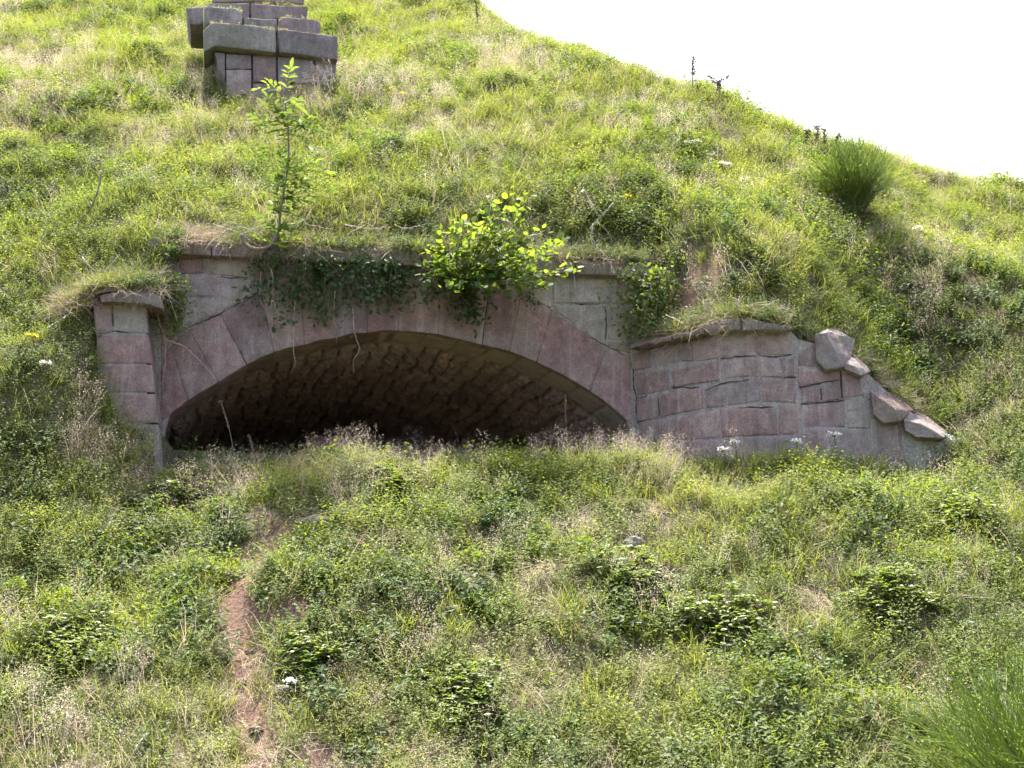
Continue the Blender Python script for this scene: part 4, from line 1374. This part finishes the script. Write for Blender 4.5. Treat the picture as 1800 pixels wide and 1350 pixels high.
branch([[(500, 395), (525, 392), (540, 383)], [(510, 405), (506, 420), (500, 428)], [(520, 392), (512, 405), (495, 415)], [(470, 428), (505, 425), (535, 425)]], 11.66, 'dead_branch', 'white tangle of dead twigs beside the hooked trunk', 'branch', .007, 'root', DG)

# stalks on the skyline and in the slope --------------------------------
SG = 'dead stalks on the slope'


def stalk(px, py, top, label, seed, fork=0, head=.5):
    random.seed(seed)
    b = on(px, py)
    D = b.y - CAM.y
    t = W(top[0], top[1], D)
    mb = MB()
    pts = smooth_path([b - Vector((0, 0, .05)), b.lerp(t, .5) + Vector((random.uniform(-.02, .02), 0, 0)), t], 5)
    mb.tube(pts, taper(len(pts), .011, .006), 5)
    for k in range(46):
        q = b.lerp(t, random.uniform(1 - head, 1.0)) + Vector((random.gauss(0, .014), random.gauss(0, .014), 0))
        mb.leaf(q, rnd_dir() + Vector((0, 0, .5)), rnd_dir(), .035, .022, 'oval', random.random())
    for k in range(fork):
        q = b.lerp(t, random.uniform(.6, .95)); e = q + Vector((random.choice((-1, 1)) * random.uniform(.06, .14), random.uniform(-.05, .05), random.uniform(.0, .1)))
        mb.tube([q, e], [.008, .005], 5)
        for _ in range(10):
            mb.leaf(q.lerp(e, random.uniform(.4, 1)), rnd_dir(), rnd_dir(), .035, .02, 'oval', .5)
    o = mb.build('dead_stalk', M['dock'], None, 'var', False, origin=b)
    tag(o, label, 'stalk', SG)


stalk(1217, 168, (1219, 97), 'tall dark dead stalk standing alone on the skyline', 61)
stalk(1262, 185, (1264, 140), 'short crooked dead stalk right of the tall skyline one', 62, 3, .4)
stalk(842, 50, (836, 2), 'dead stalk where the skyline meets the top of the picture', 63, 0, .6)
stalk(1415, 275, (1420, 228), 'brown dock stalk, left of the cluster above the round broom', 64)
stalk(1432, 276, (1438, 222), 'brown dock stalk, second of the cluster above the round broom', 65)
stalk(1452, 280, (1450, 226), 'brown dock stalk, third of the cluster above the round broom', 66)
stalk(1468, 285, (1474, 236), 'leaning brown dock stalk nearest the round broom', 67)
stalk(1455, 395, (1453, 366), 'stub of a grey stalk at the foot of the round broom, left side', 68, 0, .8)
stalk(1517, 395, (1519, 368), 'stub of a grey stalk at the foot of the round broom, right side', 69, 0, .8)


def ledge_at(px, py):
    q = on(px, py)
    if q.z > 4.0 or q.y > float(yE(q.x)) - .1:
        x = (px - 900) / FPX * 11.55
        y = float(yE(x)) - .45
        x = (px - 900) / FPX * (y + 12) * 1.01
        q = Vector((x, y, float(H1(x, y))))
    return q


# grass stalks standing in front of the masonry --------------------------
def seedstalk(b, t, label, seed, mat='straw', w=.004):
    random.seed(seed)
    mb = MB()
    bend = b.lerp(t, .55) + Vector((random.uniform(-.02, .02), 0, .02))
    pts = smooth_path([b - Vector((0, 0, .04)), bend, t], 6)
    mb.tube(pts, taper(len(pts), w, w * .5), 4, .4)
    for k in range(60):
        q = pts[-1].lerp(pts[-6], random.random()) + Vector((random.gauss(0, .006), random.gauss(0, .006), 0))
        mb.leaf(q, (t - bend).normalized() + rnd_dir() * .5, rnd_dir(), .016, .006, 'diamond', random.random())
    o = mb.build('grass_stalk', M[mat], None, 'var', False, origin=b)
    tag(o, label, 'grass stalk', 'tall seeding grass stalks before the masonry')


for i, ((x0, y0), (x1, y1), lab) in enumerate((((422, 800), (388, 706), 'leaning seed stalk in front of the left part of the vault'), ((1000, 800), (994, 695), 'upright seed stalk in front of the dark vault near its right end'), ((1112, 810), (1120, 728), 'thick pale seed stalk before the right springing of the arch'),
                                              ((1164, 800), (1164, 690), 'very straight thin stalk before the wing wall'), ((1308, 810), (1309, 760), 'white pale stalk before the foot of the wing wall'), ((1362, 800), (1370, 738), 'leaning stalk before the wing wall under its bluish block'),
                                              ((545, 800), (541, 768), 'short green stalk with two leaves before the vault, left of centre'), ((455, 800), (437, 765), 'bent straw stalk low before the left part of the vault'))):
    b = ledge_at(x0, y0)
    seedstalk(b, W(x1, y1, b.y - CAM.y - .02), lab, 70 + i)


def bramble(px, py, r, h, n, label, seed):
    random.seed(seed)
    b = on(px, py)
    t = thing('bramble_clump', label, 'bramble', b, 'bramble clumps on the lower bank')
    st, lf = MB(), MB()
    for i in range(n):
        a = random.uniform(0, 6.28); rr = r * math.sqrt(random.random()) * 1.15
        e = Vector((b.x + math.cos(a) * rr, b.y + math.sin(a) * rr, 0)); e.z = float(H(e.x, e.y)) + random.uniform(.0, .12)
        m_ = b.lerp(e, .5); m_.z += h * random.uniform(.6, 1.1)
        pth = smooth_path([b, m_, e], 6)
        st.tube(pth, taper(len(pth), .004, .002), 4, .4)
        for k in range(20):
            q = random.choice(pth[2:]) + rnd_dir() * .035
            a2 = random.uniform(0, 6.28)
            for da in (-.9, 0, .9):
                L = random.uniform(.028, .05)
                lf.leaf(q, Vector((math.cos(a2 + da), math.sin(a2 + da), random.uniform(-.2, .3))), Vector((random.uniform(-.4, .4), random.uniform(-.6, .2), 1)), L, L * .62, 'oval', min(1, max(0, random.gauss(.45, .3))))
    part(st, 'stems', M['dock'], t); part(lf, 'leaves', M['bramble'], t)


for i, (px, py, r, h, n, lab) in enumerate(((545, 1190, .22, .14, 20, 'leafy bramble clump just right of the bare soil streak'), (1270, 1120, .36, .15, 30, 'wide dark bramble clump in the middle right of the bank'), (1560, 1090, .34, .16, 28, 'bramble clump on the bank above the near broom bush'), (330, 890, .3, .16, 26, 'dark bramble clump on the bank below the left end of the arch'),
                                            (1110, 1035, .32, .14, 26, 'bramble clump just below the grey stone under dead grass'), (1690, 930, .3, .15, 24, 'bramble clump at the right side of the bank under the lowest fallen block'), (690, 870, .26, .13, 20, 'bramble clump high on the bank under the middle of the arch'), (130, 1150, .34, .16, 28, 'bramble clump below the left fern patch'),
                                            (840, 1250, .3, .14, 24, 'bramble clump at the bottom middle of the bank'))):
    bramble(px, py, r, h, n, lab, 300 + i)


# ferns -------------------------------------------------------------
def fern(px, py, h, nf, label, seed):
    random.seed(seed)
    b = on(px, py)
    t = thing('fern', label, 'fern', b, 'bright ferns on the lower bank')
    for i in range(nf):
        mb = MB()
        a = random.uniform(0, 6.28)
        d = Vector((math.cos(a) * .35, math.sin(a) * .35, 1)).normalized()
        L = h * random.uniform(.75, 1.05)
        fr = lambda s: b + d * (L * s) + Vector((d.x, d.y, 0)) * (.5 * L * s * s) - Vector((0, 0, .15 * L * s ** 3))
        mb.tube([fr(s / 6) for s in range(7)], taper(7, .003, .0012), 4, .3)
        side = Vector((-math.sin(a), math.cos(a), 0))
        side = (side + Vector((random.uniform(-.3, .3) + .6, 0, 0))).normalized()
        for k in range(13):
            s = .2 + .78 * k / 12
            w_ = L * .26 * math.sin(math.pi * min(1, (s + .12))) ** .8 + .01
            for sg in (-1, 1):
                mb.leaf(fr(s), side * sg + d * .25, Vector((d.x, -.8, .5)), w_, L * .055, 'oval', random.random())
        part(mb, 'frond', M['fern'], t)


fern(10, 1065, .27, 3, 'bright fern at the left edge of the bank, tallest of the fern patch', 81)
fern(45, 1060, .22, 2, 'small bright fern second from the left edge', 82)
fern(95, 1085, .25, 3, 'bright upright fern, right of the fern patch at the left edge', 83)
fern(118, 1070, .2, 2, 'small yellowish fern at the right end of the left fern patch', 84)
fern(1258, 1010, .2, 2, 'single small yellow green fern on the right half of the bank', 85)
fern(232, 195, .26, 2, 'single fern on the upper slope left of the stepped wall', 86)
fern(1315, 940, .2, 2, 'small fern on the right bank below the wing wall', 87)


# umbels and flowers ---------------------------------------------------
def umbel(px, py, h, r, label, seed, mat='white'):
    random.seed(seed)
    b = ledge_at(px, py) if py > 790 and py < 830 else on(px, py)
    t = thing('umbel_flower' if mat == 'white' else 'yellow_flower', label, 'flower', b, 'white flower heads on the slopes' if mat == 'white' else 'yellow flower heads on the slopes')
    st, fl_ = MB(), MB()
    top = b + Vector((random.uniform(-.02, .02), -.03, h))
    st.tube([b - Vector((0, 0, .03)), b.lerp(top, .5) + Vector((.01, 0, 0)), top - Vector((0, 0, r * .5))], [.004, .0035, .003], 4, .5)
    for k in range(24):
        a = random.uniform(0, 6.28); q = r * math.sqrt(random.random())
        e = top + Vector((math.cos(a) * q, math.sin(a) * q, random.uniform(-.01, .01) - q * .15))
        st.tube([top - Vector((0, 0, r * .5)), e], [.0015, .001], 3, .5)
        for _ in range(6):
            fl_.leaf(e + rnd_dir() * .008, rnd_dir(), Vector((0, -.3, 1)), .014, .012, 'oval', random.random())
    part(st, 'stem', M['grass'], t); part(fl_, 'flower_head', M[mat], t)


for i, (x, y, h, r, lab) in enumerate(((1470, 800, .32, .06, 'large white umbel before the broken end of the wing wall'), ((1275), 815, .2, .055, 'white flower head in the grass at the foot of the wing wall'), (1293, 820, .2, .04, 'smaller white flower head right beside the one at the wing wall foot'), (1397, 812, .22, .04, 'pale umbel at the foot of the wing wall near its corner'),
                                       (1208, 270, .12, .05, 'white flower head high on the slope, left of a close pair'), (1224, 268, .12, .05, 'white flower head high on the slope, right of a close pair'), (1252, 293, .12, .05, 'white flower head below the close pair on the upper slope'), (1270, 308, .12, .045, 'white flower head between the close pair and the round broom'),
                                       (1282, 310, .12, .045, 'white flower head nearest the round broom of those left of it'), (1308, 336, .12, .05, 'lowest white flower head on the slope left of the round broom'), (1420, 280, .12, .05, 'white flower head beside the dock stalks'), (1612, 425, .14, .06, 'white umbel on the slope right of the round broom'), (1010, 135, .12, .05, 'white flower head far up the slope near the skyline'),
                                       (78, 665, .12, .05, 'small white flower on the slope left of the pier foot'), (505, 1225, .1, .035, 'white flower beside the bare soil streak low on the bank'))):
    umbel(x, y, h, r, lab, 90 + i)
for i, (x, y, lab) in enumerate(((148, 565, 'yellow flower head left of the pier top'), (128, 572, 'paler yellow flower head left of its twin by the pier top'), (690, 178, 'yellow flower head right of the stepped wall'), (712, 185, 'small yellow flower head farther right of the stepped wall'), (58, 625, 'yellow flower near the left edge of the picture'), (1100, 370, 'yellow flower above the right end of the cornice'))):
    umbel(x, y, .14, .045, lab, 110 + i, 'yellow')


# stones lying in the bank ----------------------------------------------
def rock(px, py, r, col, label, seed):
    random.seed(seed)
    b = on(px, py)
    import bmesh
    bm = bmesh.new()
    bmesh.ops.create_icosphere(bm, subdivisions=3, radius=1)
    sx, sy, sz = r * random.uniform(.9, 1.3), r * .8, r * random.uniform(.55, .75)
    o3 = Vector((random.uniform(0, 50), random.uniform(0, 50), 0))
    for v in bm.verts:
        c = v.co
        k = 1 + .5 * (float(fbm(c.x * 1.4 + o3.x, c.y * 1.4 + c.z * 1.9 + o3.y, seed, 3)) - .5)
        k = k * (1 - .12 * max(0, abs(c.z) - .6))
        v.co = Vector((c.x * sx * k, c.y * sy * k, c.z * sz * k))
    me = bpy.data.meshes.new('stone'); bm.to_mesh(me); bm.free()
    a = me.attributes.new('col', 'FLOAT_COLOR', 'FACE')
    a.data.foreach_set('color', np.array([(*col, 1)] * len(me.polygons), 'f').ravel())
    me.materials.append(M['capstone'])
    o = bpy.data.objects.new('stone', me); COL.objects.link(o); o.location = b + Vector((0, -.02, sz * .35))
    tag(o, label, 'stone', 'loose stones on the bank')


rock(1112, 965, .085, (.27, .24, .2), 'flat grey stone half buried under dead grass on the bank', 121)
rock(556, 925, .09, (.17, .12, .1), 'dark red lump of stone at the top of the bare soil streak', 122)
rock(797, 1075, .055, (.42, .4, .38), 'small pale grey stone in the middle of the bank', 123)
rock(500, 1218, .05, (.5, .47, .45), 'small whitish stone beside the bare soil streak, low on the bank', 124)
rock(535, 925, .06, (.2, .14, .12), 'small reddish stone left of the dark red lump', 125)
for i, (px, py, r_, lab) in enumerate(((440, 1150, .03, 'tiny reddish stone in the bare streak, upper of three'), (424, 1205, .035, 'tiny reddish stone in the bare streak, middle of three'), (450, 1290, .04, 'tiny reddish stone in the bare streak, lowest of three'))):
    rock(px, py, r_, (.26, .17, .14), lab, 130 + i)
rock(410, 1020, .08, (.22, .14, .12), 'reddish stone at the left side of the bare soil streak', 126)
